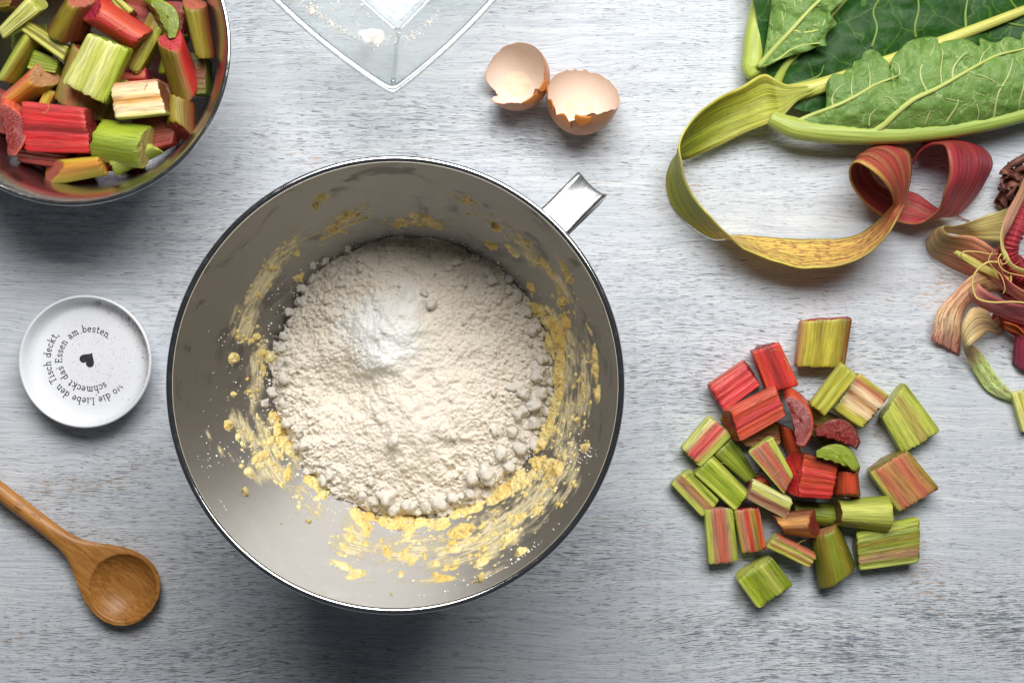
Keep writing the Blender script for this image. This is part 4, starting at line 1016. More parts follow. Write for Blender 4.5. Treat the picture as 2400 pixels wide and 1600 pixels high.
def crescent(Zf, label, c, z, ang, wd, tk, depth, lean, skin, flesh, group=None, tilt=(0, 0)):
    """a short piece standing on its cut end: crescent cut face to the camera. wd, tk in zoom px; ang in image degrees; lean px offset of the foot"""
    piece.k += 1; seed = piece.k
    c0 = np.array(Zf(*c)); sc = Zf(1, 0)[0] - Zf(0, 0)[0]; a = math.radians(ang); ex = np.array([math.cos(a), math.sin(a)]); ey = np.array([-ex[1], ex[0]])
    out = []
    for t in np.linspace(0, 1, 20): out.append(((t - .5) * wd, -tk * (.18 + .82 * math.sin(math.pi * min(max(t, .02), .98)) ** .6) + tk * .42))
    for t in np.linspace(.97, .03, 16): out.append(((t - .5) * wd * .98, tk * .42 + .05 * tk * float(vn(seed + t * 9, .3, .1, 5)) + .03 * tk * math.sin(seed + t * 31) - .12 * tk * math.sin(math.pi * t)))
    out = np.array(out) * sc; nv = len(out); ks = [0, .03, .12, .35, .65, .92, 1.0]
    rings = np.zeros((len(ks), nv, 3)); rf = np.zeros_like(rings); rc = np.zeros_like(rings)
    per = np.arange(nv) * .18
    for i, k in enumerate(ks):
        s_ = .94 if i == 0 else (.9 if i == len(ks) - 1 else 1.0)
        for j, (x, y) in enumerate(out * s_):
            zz_ = z - depth * k + (tilt[0] * x + tilt[1] * y) * .025 * (1 - k)
            rings[i, j] = W(c0 + ex * x + ey * y + np.array(lean) * sc * k, zz_)
            col_ = np.array(CC[skin]) if j < 20 else np.array(CC[flesh]) * .9
            rc[i, j] = col_; rf[i, j] = (depth * k, per[j], seed * 3.3)
    mn = rings[..., 2].min()
    if mn < .01: rings[..., 2] += .01 - mn
    cen = rings[2].mean(0)
    if np.dot(np.cross(rings[2, 6] - rings[2, 5], rings[3, 5] - rings[2, 5]), rings[2, 5] - cen) < 0: rings, rc, rf = rings[:, ::-1], rc[:, ::-1], rf[:, ::-1]
    return finish_piece('rhubarb_piece', label, 'rhubarb piece', group, rings, rc, rf, (CC[flesh], CC[flesh]), seed, 0)

GP = 'cut rhubarb pieces piled on the table'
def P5(label, quad, z, th, kind, cols, ends, ext=(.05, .05), hairs=0, **k): return piece(Z5, label, quad, z, th, kind, cols, ends, ext, hairs, GP, **k)
P5('yellow olive rhubarb piece with brownish right side lying alone at the top of the pile', [(720, 78), (697, 292), (935, 299), (972, 62)], 1.5, 1.5, 'flat', ['tan', 'yg', 'ol', 'yg', 'ol', 'br'], ('mg', 'tan'), (.1, .05), 3)
P5('orange red rhubarb piece with curly fibres, topmost of the red ones', [(470, 232), (545, 425), (700, 390), (605, 185)], 1.6, 1.5, 'flat', ['orr', 'r', 'dr', 'r', 'orr'], ('dr', 'orr'), (.08, .02), 3)
P5('pinkish red rhubarb piece with dark red cut end at the upper left of the pile', [(250, 392), (412, 282), (495, 402), (330, 525)], 1.5, 1.4, 'flat', ['sal', 'pkr', 'r', 'pkr', 'r'], ('r', 'dr'), (.02, .35), 1)
P5('salmon red rhubarb piece tilted over its pink neighbour, dark cut end at left', [(360, 520), (578, 414), (626, 560), (415, 680)], (2.4, 2.6, 2.4, 2.1), 1.3, 'flat', ['sal', 'orr', 'pkr', 'orr', 'sal'], ('dr', 'orr'), (.55, .0), 1)
P5('olive brown rhubarb piece showing under the salmon red one', [(310, 570), (590, 600), (600, 700), (440, 710)], 1.0, .9, 'flat', ['ol', 'br', 'tan'], ('br', 'br'))
P5('red brown rhubarb piece wedged behind the pink and green one in the middle', [(600, 600), (668, 800), (735, 760), (690, 640)], 1.4, 1.3, 'round', ['br', 'orr', 'orr', 'br'], ('dr', 'dr'), (.1, .05), 1)
P5('small red brown rhubarb piece barely showing above the pale mauve striped stick', [(440, 880), (490, 850), (560, 910), (470, 935)], .9, .8, 'flat', ['br', 'orr', 'br'], ('dr', 'dr'), (.05, .05), 1)
P5('plain green rhubarb slab at the right end of the pile', [(1135, 572), (1232, 738), (1418, 622), (1250, 395)], 1.25, 1.2, 'flat', ['g', 'lg', 'lg', 'tg', 'lg', 'g'], ('lg', 'g'), (.02, .02), 1)
P5('cream and pink ribbed rhubarb piece with a brown cut end at right', [(1015, 340), (1160, 450), (1022, 610), (890, 520)], (2.2, 2.1, 2.1, 2.2), 1.5, 'flat', ['lg', 'pk', 'cream', 'tan', 'cream', 'yg', 'lg'], ('lg', 'br'), (.02, .32), 2)
P5('narrow yellow green rhubarb stick leaning on the cream pink piece', [(918, 297), (768, 487), (842, 548), (993, 362)], (3.2, 2.6, 2.6, 3.2), 1.0, 'bar', ['lg', 'yg', 'lg', 'yg', 'lg'], ('lg', 'lg'), (.03, .06), 1)
P5('broad tan pink striped rhubarb piece with lime edge at the right of the pile', [(1075, 850), (1215, 1035), (1412, 915), (1262, 738)], 1.6, 1.5, 'flat', ['lg', 'pk', 'tan', 'tan', 'pk', 'tan', 'ol'], ('ol', 'tan'), (.12, .02), 3)
P5('pale green rhubarb piece with a red streak at the left of the pile', [(240, 560), (110, 712), (208, 806), (357, 660)], 1.2, 1.1, 'flat', ['lg', 'pg', 'pk', 'pkr', 'pk', 'lg', 'g'], ('lg', 'lg'), (.02, .04), 1)
P5('dark green rhubarb piece tucked under the salmon red one', [(372, 668), (480, 848), (430, 888), (277, 758)], 1.1, 1.1, 'flat', ['dg', 'dg', 'g', 'g', 'g'], ('g', 'g'))
P5('bright green ribbed rhubarb piece with a lime edge at the left, between two paler ones', [(272, 765), (443, 940), (370, 1032), (175, 855)], 1.3, 1.2, 'flat', ['g', 'lg', 'bg', 'g', 'bg', 'lg', 'g'], ('g', 'lg'), (.03, .03), 1)
P5('green edged rhubarb piece with a tan pink middle, leftmost of the pile', [(150, 835), (292, 980), (205, 1062), (57, 905)], 1.1, 1.0, 'flat', ['lg', 'g', 'lg', 'tan', 'mv', 'lg', 'lg'], ('lg', 'lg'), (.05, .02), 2)
P5('green edged rhubarb piece with a broad pink middle in the centre of the pile', [(572, 670), (668, 850), (622, 945), (450, 748)], (2.3, 2.3, 2.1, 2.1), 1.2, 'flat', ['lg', 'lg', 'pk', 'pk', 'mv', 'pk', 'lg'], ('lg', 'tan'), (.03, .03), 3)
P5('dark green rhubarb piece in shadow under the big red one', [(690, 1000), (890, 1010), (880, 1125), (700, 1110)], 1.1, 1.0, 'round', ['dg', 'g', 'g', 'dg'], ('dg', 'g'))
P5('green rhubarb piece with grey mauve stripes at the lower right', [(1010, 1150), (1306, 1078), (1306, 1302), (1025, 1338)], 1.3, 1.2, 'flat', ['bg', 'lg', 'g', 'ol', 'g', 'tg', 'mv', 'g', 'lg'], ('dg', 'g'), (.02, .02), 1)
P5('big smooth olive green rhubarb piece at the bottom of the pile', [(792, 1195), (828, 1448), (1008, 1328), (925, 1125)], 1.75, 1.6, 'round', ['dg', 'ol', 'g', 'ol', 'dg'], ('tan', 'ol'), (.12, .02), 3)
P5('green rhubarb piece with rounded pale cut edge, lowest of the pile', [(400, 1400), (492, 1528), (668, 1415), (568, 1285)], 1.5, 1.4, 'flat', ['lg', 'bg', 'g', 'g', 'lg', 'g', 'g'], ('lg', 'lg'), (.22, .02), 1)
P5('upright lying rhubarb piece with green edges and a dull pink middle at the lower left', [(225, 1040), (243, 1302), (392, 1285), (365, 1034)], 1.2, 1.1, 'flat', ['g', 'lg', 'mv', 'pk', 'pk', 'mv', 'lg', 'g'], ('mv', 'mv'), (.03, .03), 3)
P5('upright lying rhubarb piece with a red middle and an olive right flank', [(377, 1045), (413, 1248), (535, 1225), (500, 1030)], 1.4, 1.3, 'flat', ['g', 'tan', 'mv', 'r', 'tan', 'ol', 'r', 'tan'], ('dr', 'tan'), (.03, .05), 2)
P5('glossy red rhubarb chunk with a crimson cut face, in the middle of the pile', [(742, 752), (690, 985), (862, 970), (902, 800)][0:1] + [(900, 800), (866, 975), (712, 968)], (2.6, 2.5, 2.3, 2.5), 1.6, 'flat', ['br', 'orr', 'r', 'orr', 'r', 'r'], ('vr', 'dr'), (.75, .02), 2)
P5('small red brown rhubarb chunk with its dark cut face towards the bottom', [(908, 845), (905, 945), (1035, 950), (1022, 845)], (2.6, 2.6, 2.6, 2.6), 1.5, 'round', ['br', 'orr', 'orr', 'br'], ('dr', 'dr'), (.0, .42), 1)
P5('pale rhubarb stick striped white green and mauve left of the orange brown piece', [(478, 893), (662, 985), (630, 1080), (445, 982)], (2.0, 2.1, 1.9, 1.8), 1.0, 'bar', ['pg', 'pg', 'lg', 'mv', 'br', 'mv', 'pg'], ('mv', 'pg'), (.04, .03), 1)
P5('light green smooth rhubarb piece with ribs along its lower side', [(938, 1005), (1060, 968), (1182, 1000), (1182, 1160)][0:1] + [(1178, 985), (1172, 1162), (932, 1128)], (2.4, 2.4, 2.2, 2.2), 1.4, 'round', ['g', 'lg', 'lg', 'lg', 'yg', 'lg'], ('br', 'lg'), (.05, .02), 1)
P5('orange brown rhubarb piece with a dotted dark red cut face at its right', [(600, 1090), (735, 1068), (760, 1205), (650, 1180)], (2.3, 2.4, 2.0, 1.9), 1.3, 'round', ['br', 'gold', 'br', 'gold', 'br'], ('br', 'dr'), (.25, .75), 1)
P5('narrow pale rhubarb stick with a red end above the lowest green piece', [(602, 1170), (785, 1268), (745, 1325), (545, 1228)], (2.0, 2.1, 2.0, 1.8), 1.1, 'bar', ['pk', 'tan', 'lg', 'tan', 'yg', 'lg'], ('lg', 'vr'), (.02, .05), 2)
crescent(Z5, 'dark red rhubarb slice on end, long side upright beside the yellow green stick', (706, 575), 2.9, 75, 280, 118, 1.6, (-6, -40), 'orr', 'dr', GP, tilt=(.2, 0))
crescent(Z5, 'red rhubarb slice on end with a crescent cut face above the lime green slice', (905, 640), 2.8, 16, 240, 125, 1.8, (0, 10), 'br', 'dr', GP)
crescent(Z5, 'lime green rhubarb crescent slice in the middle of the pile', (905, 760), 3.0, 19, 235, 105, 1.0, (0, 8), 'g', 'bg', GP)

P5('added dark olive rhubarb filler in the gap behind the two upright red slices', [(760, 480), (900, 560), (870, 720), (740, 640)], 1.2, 1.1, 'flat', ['dg', 'ol', 'br', 'dg'], ('dg', 'br'))  # this and the next: dark stand-ins for hidden pieces, added to deepen gap shade
P5('added dark maroon rhubarb filler under the lime green crescent slice', [(820, 740), (1010, 800), (980, 900), (800, 880)], 1.3, 1.2, 'flat', ['dr', 'br', 'dr'], ('dr', 'dr'))
GB = 'cut rhubarb pieces heaped in the steel bowl'
def P1(label, quad, z, th, kind, cols, ends, ext=(.05, .05), hairs=0, **k): return piece(Z1, label, quad, z, th, kind, cols, ends, ext, hairs, GB, grow=1.13, **k)
# deep layer that shows in the gaps
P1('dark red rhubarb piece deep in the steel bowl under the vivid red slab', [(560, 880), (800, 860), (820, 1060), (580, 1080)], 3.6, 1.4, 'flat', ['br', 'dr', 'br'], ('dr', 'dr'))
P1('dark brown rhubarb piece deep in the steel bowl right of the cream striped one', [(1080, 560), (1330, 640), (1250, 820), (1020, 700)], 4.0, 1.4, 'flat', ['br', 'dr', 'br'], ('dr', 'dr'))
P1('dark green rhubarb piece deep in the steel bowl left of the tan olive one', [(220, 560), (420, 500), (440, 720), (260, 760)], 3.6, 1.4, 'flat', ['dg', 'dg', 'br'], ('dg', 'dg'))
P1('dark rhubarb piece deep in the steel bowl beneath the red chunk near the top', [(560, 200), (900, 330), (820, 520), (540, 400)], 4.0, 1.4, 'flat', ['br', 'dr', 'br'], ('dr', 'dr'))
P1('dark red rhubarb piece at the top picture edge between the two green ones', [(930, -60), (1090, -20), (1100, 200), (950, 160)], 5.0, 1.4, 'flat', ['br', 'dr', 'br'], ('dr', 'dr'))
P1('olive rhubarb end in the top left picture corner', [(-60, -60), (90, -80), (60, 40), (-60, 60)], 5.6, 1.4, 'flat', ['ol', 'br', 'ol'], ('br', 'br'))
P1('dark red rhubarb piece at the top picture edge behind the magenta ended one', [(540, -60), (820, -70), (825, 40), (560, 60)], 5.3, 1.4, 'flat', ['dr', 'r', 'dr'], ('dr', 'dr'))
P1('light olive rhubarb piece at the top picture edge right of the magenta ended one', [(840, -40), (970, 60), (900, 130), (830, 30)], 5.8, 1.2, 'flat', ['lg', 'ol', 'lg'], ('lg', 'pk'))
P1('added dark plum rhubarb filler deep in the steel bowl below the vivid red slab', [(120, 1010), (480, 1060), (470, 1225), (150, 1180)], 5.4, 1.6, 'flat', ['dr', 'br', 'dr'], ('dr', 'dr'))  # this and the next filler: raised and widened to cover the window's reflection
P1('added brown rhubarb filler under the bright green chunk', [(560, 1000), (960, 980), (940, 1200), (600, 1230)], 5.3, 1.6, 'flat', ['br', 'br', 'dr'], ('dr', 'dr'))
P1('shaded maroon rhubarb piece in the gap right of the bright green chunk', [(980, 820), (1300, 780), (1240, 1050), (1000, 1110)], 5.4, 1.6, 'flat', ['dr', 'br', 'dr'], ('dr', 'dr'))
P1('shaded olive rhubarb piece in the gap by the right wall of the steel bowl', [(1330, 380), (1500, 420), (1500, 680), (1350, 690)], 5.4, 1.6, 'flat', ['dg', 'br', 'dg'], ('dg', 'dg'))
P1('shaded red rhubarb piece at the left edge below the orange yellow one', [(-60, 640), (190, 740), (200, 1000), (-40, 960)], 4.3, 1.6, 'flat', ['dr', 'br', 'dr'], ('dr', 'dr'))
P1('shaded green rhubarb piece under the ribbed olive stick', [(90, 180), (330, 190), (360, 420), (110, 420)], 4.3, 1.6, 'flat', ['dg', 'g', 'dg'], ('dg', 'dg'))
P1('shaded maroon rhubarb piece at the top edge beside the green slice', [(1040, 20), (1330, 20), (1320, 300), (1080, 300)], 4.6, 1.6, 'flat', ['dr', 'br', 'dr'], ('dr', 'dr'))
P1('added maroon rhubarb filler at the bottom of the steel bowl beneath the bright green chunk', [(640, 1060), (990, 1040), (960, 1235), (660, 1245)], 3.4, 1.2, 'flat', ['dr', 'br', 'dr'], ('dr', 'dr'))  # from here, low dark fillers added to block the bright steel below the heap
P1('added brown rhubarb filler at the bottom of the steel bowl beneath the golden one', [(280, 1030), (640, 1080), (620, 1245), (300, 1200)], 3.3, 1.2, 'flat', ['br', 'dr', 'br'], ('dr', 'dr'))
P1('added olive rhubarb filler low in the steel bowl beneath the brown dark-ended one', [(980, 1000), (1190, 900), (1240, 1060), (1010, 1190)], 3.6, 1.2, 'flat', ['br', 'dg', 'br'], ('dr', 'dr'))  # last of the low fillers added to darken the bowl wall
P1('pale green rhubarb piece in the upper left of the steel bowl', [(190, -10), (0, 205), (35, 275), (268, 95)], (7.0, 6.2, 6.0, 6.7), 1.6, 'flat', ['lg', 'pg', 'lg', 'pg', 'lg'], ('lg', 'lg'), (.03, .05), 1)
P1('large mossy green rhubarb piece at the left edge of the steel bowl', [(130, 230), (-40, 540), (65, 600), (255, 320)], (6.0, 5.2, 5.2, 5.7), 1.7, 'round', ['g', 'g', 'lg', 'ol', 'g'], ('g', 'lg'))
P1('narrow ribbed olive rhubarb stick in the upper left of the steel bowl', [(215, 165), (480, 335), (440, 435), (165, 235)], (6.1, 5.7, 5.6, 6.0), 1.1, 'bar', ['ol', 'lg', 'ol', 'lg', 'ol'], ('ol', 'ol'), (.02, .1))
P1('small leaf green rhubarb chunk with rough left end in the steel bowl', [(262, 370), (420, 440), (390, 528), (212, 500)], 5.0, 1.3, 'flat', ['g', 'bg', 'g', 'g', 'lg'], ('tg', 'g'), (.25, .02))
P1('orange yellow rhubarb piece with dotted brownish cut face at the left of the steel bowl', [(-30, 700), (150, 525), (245, 690), (90, 800)], (5.0, 5.8, 5.6, 4.9), 1.7, 'round', ['gold', 'sal', 'gold', 'gold', 'ol'], ('tan', 'tan'), (.05, .9))
P1('small yellow rhubarb end showing above the vivid red slab', [(330, 650), (285, 750), (340, 790), (390, 690)], 4.6, 1.2, 'flat', ['gold', 'yg', 'gold'], ('yg', 'yg'))
P1('olive green rhubarb piece under the cream striped one', [(840, 570), (705, 855), (800, 890), (930, 610)], (5.0, 4.6, 4.6, 5.0), 1.5, 'flat', ['tg', 'lg', 'ol', 'lg'], ('ol', 'ol'))
P1('tan olive rhubarb piece lying under the big light green one', [(480, 330), (360, 690), (655, 845), (700, 480)], (6.1, 5.5, 5.5, 6.1), 1.6, 'round', ['ol', 'tg', 'tan', 'tg', 'tan'], ('br', 'br'), (.02, .18), 1)
P1('ribbed olive rhubarb piece with pinkish top end behind the magenta ended chunk', [(1090, 110), (925, 470), (1020, 525), (1175, 250)], (6.0, 5.3, 5.2, 5.9), 1.6, 'flat', ['tg', 'ol', 'tg', 'lg', 'ol'], ('pk', 'ol'), (.2, .02), 1)
P1('fresh green rhubarb piece beside the pink ended chunk at the right of the steel bowl', [(1190, 300), (1140, 520), (1260, 540), (1330, 290)], (5.2, 4.6, 4.6, 5.2), 1.5, 'round', ['g', 'bg', 'bg', 'g'], ('g', 'g'))
P1('little pinkish red rhubarb end above the cream striped piece', [(880, 530), (1050, 500), (1060, 600), (880, 600)], 5.0, 1.2, 'flat', ['pkr', 'pk', 'r'], ('mg', 'mg'), (.02, .05), 1)
P1('brown rhubarb barrel with pink cut top in the upper part of the steel bowl', [(420, 30), (290, 250), (540, 330), (610, 110)], (7.2, 6.1, 6.1, 7.2), 1.9, 'round', ['br', 'ol', 'ol', 'br', 'br'], ('pk', 'br'), (.85, .02), 2)
P1('red rhubarb chunk with a magenta cut end at the top of the steel bowl', [(800, 40), (1066, 215), (925, 350), (680, 200)], (7.4, 7.1, 6.9, 7.2), 1.5, 'round', ['r', 'orr', 'sal', 'r', 'r', 'orr'], ('mg', 'r'), (1.25, .02), 1)
P1('olive rhubarb piece with pinkish cut top leaning on the right wall of the steel bowl', [(1310, 60), (1400, 400), (1515, 415), (1470, 120)], (7.2, 6.4, 6.6, 7.2), 1.5, 'round', ['ol', 'g', 'ol', 'ol', 'br'], ('pk', 'ol'), (.55, .02))
P1('red and olive rhubarb chunk with pink cut top at the right of the steel bowl', [(1240, 440), (1345, 815), (1490, 590), (1385, 340)], (7.2, 5.6, 5.6, 7.2), 1.7, 'round', ['ol', 'ol', 'tan', 'r', 'r', 'pkr'], ('pkr', 'r'), (.65, .02), 1)
P1('big light green rhubarb piece on top in the middle of the steel bowl', [(640, 270), (475, 590), (765, 735), (920, 378)], (7.5, 7.0, 6.9, 7.4), 1.6, 'flat', ['lg', 'pg', 'lg', 'pg', 'lg', 'bg'], ('g', 'yg'), (.03, .10), 3)
P1('cream striped rhubarb piece with lime lower edge on top in the steel bowl', [(822, 622), (1128, 592), (1190, 830), (872, 862)], (7.0, 7.0, 6.8, 6.8), 1.6, 'flat', ['pk', 'cream', 'cream', 'gold', 'cream', 'cream', 'lg'], ('tan', 'br'), (.03, .18), 1)
P1('vivid red ribbed rhubarb slab in the lower part of the steel bowl', [(178, 762), (585, 805), (632, 1108), (208, 1098)], (6.5, 6.6, 6.3, 6.2), 1.5, 'flat', ['pkr', 'r', 'vr', 'dr', 'vr', 'r', 'vr'], ('vr', 'dr'), (.03, .10), 1)
P1('lime green rhubarb end at the bottom of the steel bowl under the bright green chunk', [(800, 1080), (1040, 1040), (1130, 1110), (840, 1260)], 6.0, 1.3, 'round', ['g', 'bg', 'lg', 'g'], ('lg', 'lg'), (.05, .15))
P1('bright green rhubarb chunk with pale rough right end near the bottom of the steel bowl', [(722, 890), (1020, 930), (960, 1215), (660, 1160)], (7.0, 7.0, 6.7, 6.7), 1.7, 'round', ['g', 'bg', 'bg', 'g', 'bg', 'lg'], ('g', 'tg'), (.03, .28), 1)
P1('golden yellow rhubarb piece with dotted pink cut face, lowest in the steel bowl', [(510, 1130), (700, 1120), (708, 1240), (460, 1300)], (6.2, 6.3, 6.5, 6.3), 1.4, 'round', ['gold', 'yg', 'gold', 'gold', 'yg'], ('pk', 'gold'), (1.9, .02), 1)
P1("brown rhubarb piece with dark red cut face by the steel bowl's lower right wall", [(1200, 690), (1180, 860), (1370, 900), (1360, 740)], (6.0, 6.0, 6.2, 6.2), 1.6, 'round', ['br', 'ol', 'ol', 'br'], ('br', 'dr'), (.02, .9))
crescent(Z1, 'dotted green rhubarb slice on end at the top right of the steel bowl', (1225, 130), 6.9, 62, 330, 150, 1.6, (-60, -30), 'bg', 'g', GB, tilt=(0, 0))
crescent(Z1, 'crimson dotted rhubarb slice on end at the left of the steel bowl', (88, 950), 6.2, 78, 400, 190, 1.7, (10, -60), 'sal', 'dr', GB, tilt=(.15, 0))

# ------------------------------------------------------------------ rhubarb leaf with its peeled stalk ribbon
def z3(x, y, z): return W(Z3(x, y), z)
leaf = thing('rhubarb_leaf', 'large rhubarb leaf with folded edges and its peeled stalk curled in loops', 'leaf', z3(735, 560, 0))
# dark upper side of the blade
nth_, nr_ = 110, 120
base = np.array([745.0, 545.0]); AN = np.linspace(0, 1, nth_)
GX = np.zeros((nth_, nr_, 3))
for i, a in enumerate(AN):
    a0_ = math.radians(3.5 * (1 - a) - 101 * a)
    Rr = min(1650 / max(abs(math.cos(a0_)), 1e-3), (780 if a0_ < 0 else 400) / max(abs(math.sin(a0_)), 1e-3), 1900)
    for j, t in enumerate(np.linspace(0.0, 1, nr_)):
        lo_a = 4.0 + 38 * math.exp(-Rr * t / 330); a1_ = math.radians(lo_a * (1 - a) - 101 * a); ca, sa = math.cos(a1_), math.sin(a1_)
        p = base + np.array([ca, sa]) * Rr * t
        GX[i, j] = (p[0], p[1], Rr * t)
zb = 1.55 + 0.5 * (1 - np.exp(-GX[..., 2] / 500)) + 0.22 * vn(GX[..., 0] / 260, GX[..., 1] / 200, 0, 3) + 0.10 * vn(GX[..., 0] / 90, GX[..., 1] / 70, 0, 4)
# the blade sags between its ribs
for (ax_, ay_) in ((2171, 60), (760, -250), (1500, -300)):
    d = np.array([ax_, ay_]) - base; d = d / np.linalg.norm(d); dist = np.abs((GX[..., 0] - base[0]) * d[1] - (GX[..., 1] - base[1]) * d[0])
    zb -= 0.18 * np.exp(-(dist / 60) ** 2)
BL = np.array([[z3(GX[i, j, 0], GX[i, j, 1], zb[i, j]) for j in range(nr_)] for i in range(nth_)])
bo = obj('blade', BL.reshape(-1, 3), [tuple(reversed(q)) for q in grid_faces(nth_, nr_)], M['leaf_top'], leaf)
def near_z(grid, gz, x, y): 
    k = np.argmin((grid[..., 0] - x) ** 2 + (grid[..., 1] - y) ** 2); return gz.reshape(-1)[k]

def leaf_tube(name, pts, radii, col, parent=leaf, surf=None, lift=0.0, sub=6, flat=.8, seg=10, col2=None):
    p = [z3(x, y, (near_z(surf[0], surf[1], x, y) + lift) if surf is not None else z_) for (x, y, z_) in pts]
    p = crom(p, sub); v_, f_ = tube(p, radii, seg, flat); n_ = len(p)
    s_ = np.concatenate([[0], np.cumsum(np.linalg.norm(np.diff(p, axis=0), axis=1))])
    fb_ = np.stack([np.repeat(s_, seg), np.tile(np.arange(seg) * .3, n_), np.full(n_ * seg, len(pts) + pts[0][0] * .01)], 1)
    k = np.repeat(np.linspace(0, 1, n_), seg)[:, None]; c2 = np.array(col2 if col2 is not None else col)
    return obj(name, v_, f_, M['vein'], parent, col=np.array(col) * (1 - k) + c2 * k, fib=fb_)
VY, VG, VP, VB = sr(206, 206, 110), sr(176, 194, 92), sr(206, 216, 150), sr(170, 150, 84)
S_bl = (GX, zb)
leaf_tube('midrib', [(745, 545, 0), (900, 520, 0), (1100, 462, 0), (1400, 352, 0), (1700, 242, 0), (1900, 165, 0), (2171, 60, 0), (2350, -10, 0)], [.62, .5, .42, .36, .3, .24], VY, surf=S_bl, lift=0.12, col2=VY)
for pts, r in (([(760, 500), (790, 430), (840, 350), (960, 230), (1080, 90), (1200, -40)], [.34, .22, .16, .1]), ([(1560, 215), (1555, 150), (1575, 60), (1570, -30)], [.09, .06]), ([(1310, 270), (1340, 160), (1320, 60), (1380, -40)], [.08, .05]), ([(1845, 180), (1840, 80), (1855, -20)], [.09, .06]), ([(2060, 125), (2120, 140), (2200, 150)], [.08, .05]), ([(760, 500), (900, 470), (1010, 430), (1040, 370)], [.1, .06, .03]), ([(2140, 60), (2100, 10), (2090, -40)], [.07, .05])):
    leaf_tube('side_vein', [(x, y, 0) for x, y in pts], r, VG if r[0] > .2 else sr(120, 150, 64), surf=S_bl, lift=0.03, flat=.6)

def flap(name, lower, upper, zl, zu, bulge, seed, ruff, nu=150, nv=44, mat='leaf_under'):
    lo = crom(lower, 12); up = crom(upper, 8)
    def res(c, n_):
        s_ = np.concatenate([[0], np.cumsum(np.linalg.norm(np.diff(c, axis=0), axis=1))]); t_ = np.linspace(0, s_[-1], n_)
        return np.stack([np.interp(t_, s_, c[:, k]) for k in range(2)], 1)
    # match by x so that the ruffles stay local
    lo, up = res(lo, nu), res(up, nu)
    vv_ = np.linspace(0, 1, nv)
    G2 = lo[:, None, :] * (1 - vv_)[None, :, None] + up[:, None, :] * vv_[None, :, None]
    tt2 = np.linspace(0, 1, nu)
    zz2 = np.interp(tt2, np.linspace(0, 1, len(zl)), zl)[:, None] * (1 - vv_) + np.interp(tt2, np.linspace(0, 1, len(zu)), zu)[:, None] * vv_
    zz2 = zz2 + np.interp(tt2, np.linspace(0, 1, len(bulge)), bulge)[:, None] * np.sin(np.pi * vv_ ** .8)
    zz2 = zz2 + 0.08 * vn(G2[..., 0] / 75, G2[..., 1] / 60, 0, seed) + 0.05 * vn(G2[..., 0] / 28, G2[..., 1] / 26, 0, seed + 1) + ruff * vv_[None, :] ** 3 * vn(G2[..., 0] / 45, G2[..., 1] / 90, 0, seed + 2)
    P_ = np.array([[z3(G2[i, j, 0], G2[i, j, 1], zz2[i, j]) for j in range(nv)] for i in range(nu)])
    fc = grid_faces(nu, nv)
    if np.cross(P_[1, 0] - P_[0, 0], P_[0, 1] - P_[0, 0])[2] > 0: fc = [tuple(reversed(q)) for q in fc]
    o_ = obj(name, P_.reshape(-1, 3), fc, M[mat], leaf)
    md = o_.modifiers.new('thick', 'SOLIDIFY'); md.thickness = 0.0005; md.offset = -1
    return o_, (G2, zz2)
low_curve = [(880, 700), (1000, 735), (1150, 755), (1330, 760), (1500, 757), (1700, 740), (1850, 718), (2050, 672), (2250, 610), (2400, 560)]
up_curve = [(885, 690), (960, 655), (1045, 615), (1052, 560), (1050, 500), (1062, 455), (1095, 420), (1150, 418), (1165, 395), (1200, 378), (1205, 350), (1250, 335), (1262, 300), (1300, 282), (1345, 292), (1372, 325), (1400, 350), (1412, 390), (1420, 380), (1428, 330), (1470, 280), (1520, 235), (1600, 212), (1675, 212), (1690, 248), (1720, 235), (1780, 225), (1850, 222), (1890, 245), (1918, 262), (1922, 212), (1960, 230), (2000, 242), (2040, 232), (2065, 208), (2110, 215), (2150, 225), (2165, 180), (2230, 170), (2400, 130)]
fo, S_fl = flap('folded_edge', low_curve, up_curve, [2.0, 2.2, 2.2, 2.2, 2.2], [2.3, 2.6, 2.7, 2.7, 2.7], [0.1, 0.7, 0.85, 0.8, 0.8], 31, 0.30)
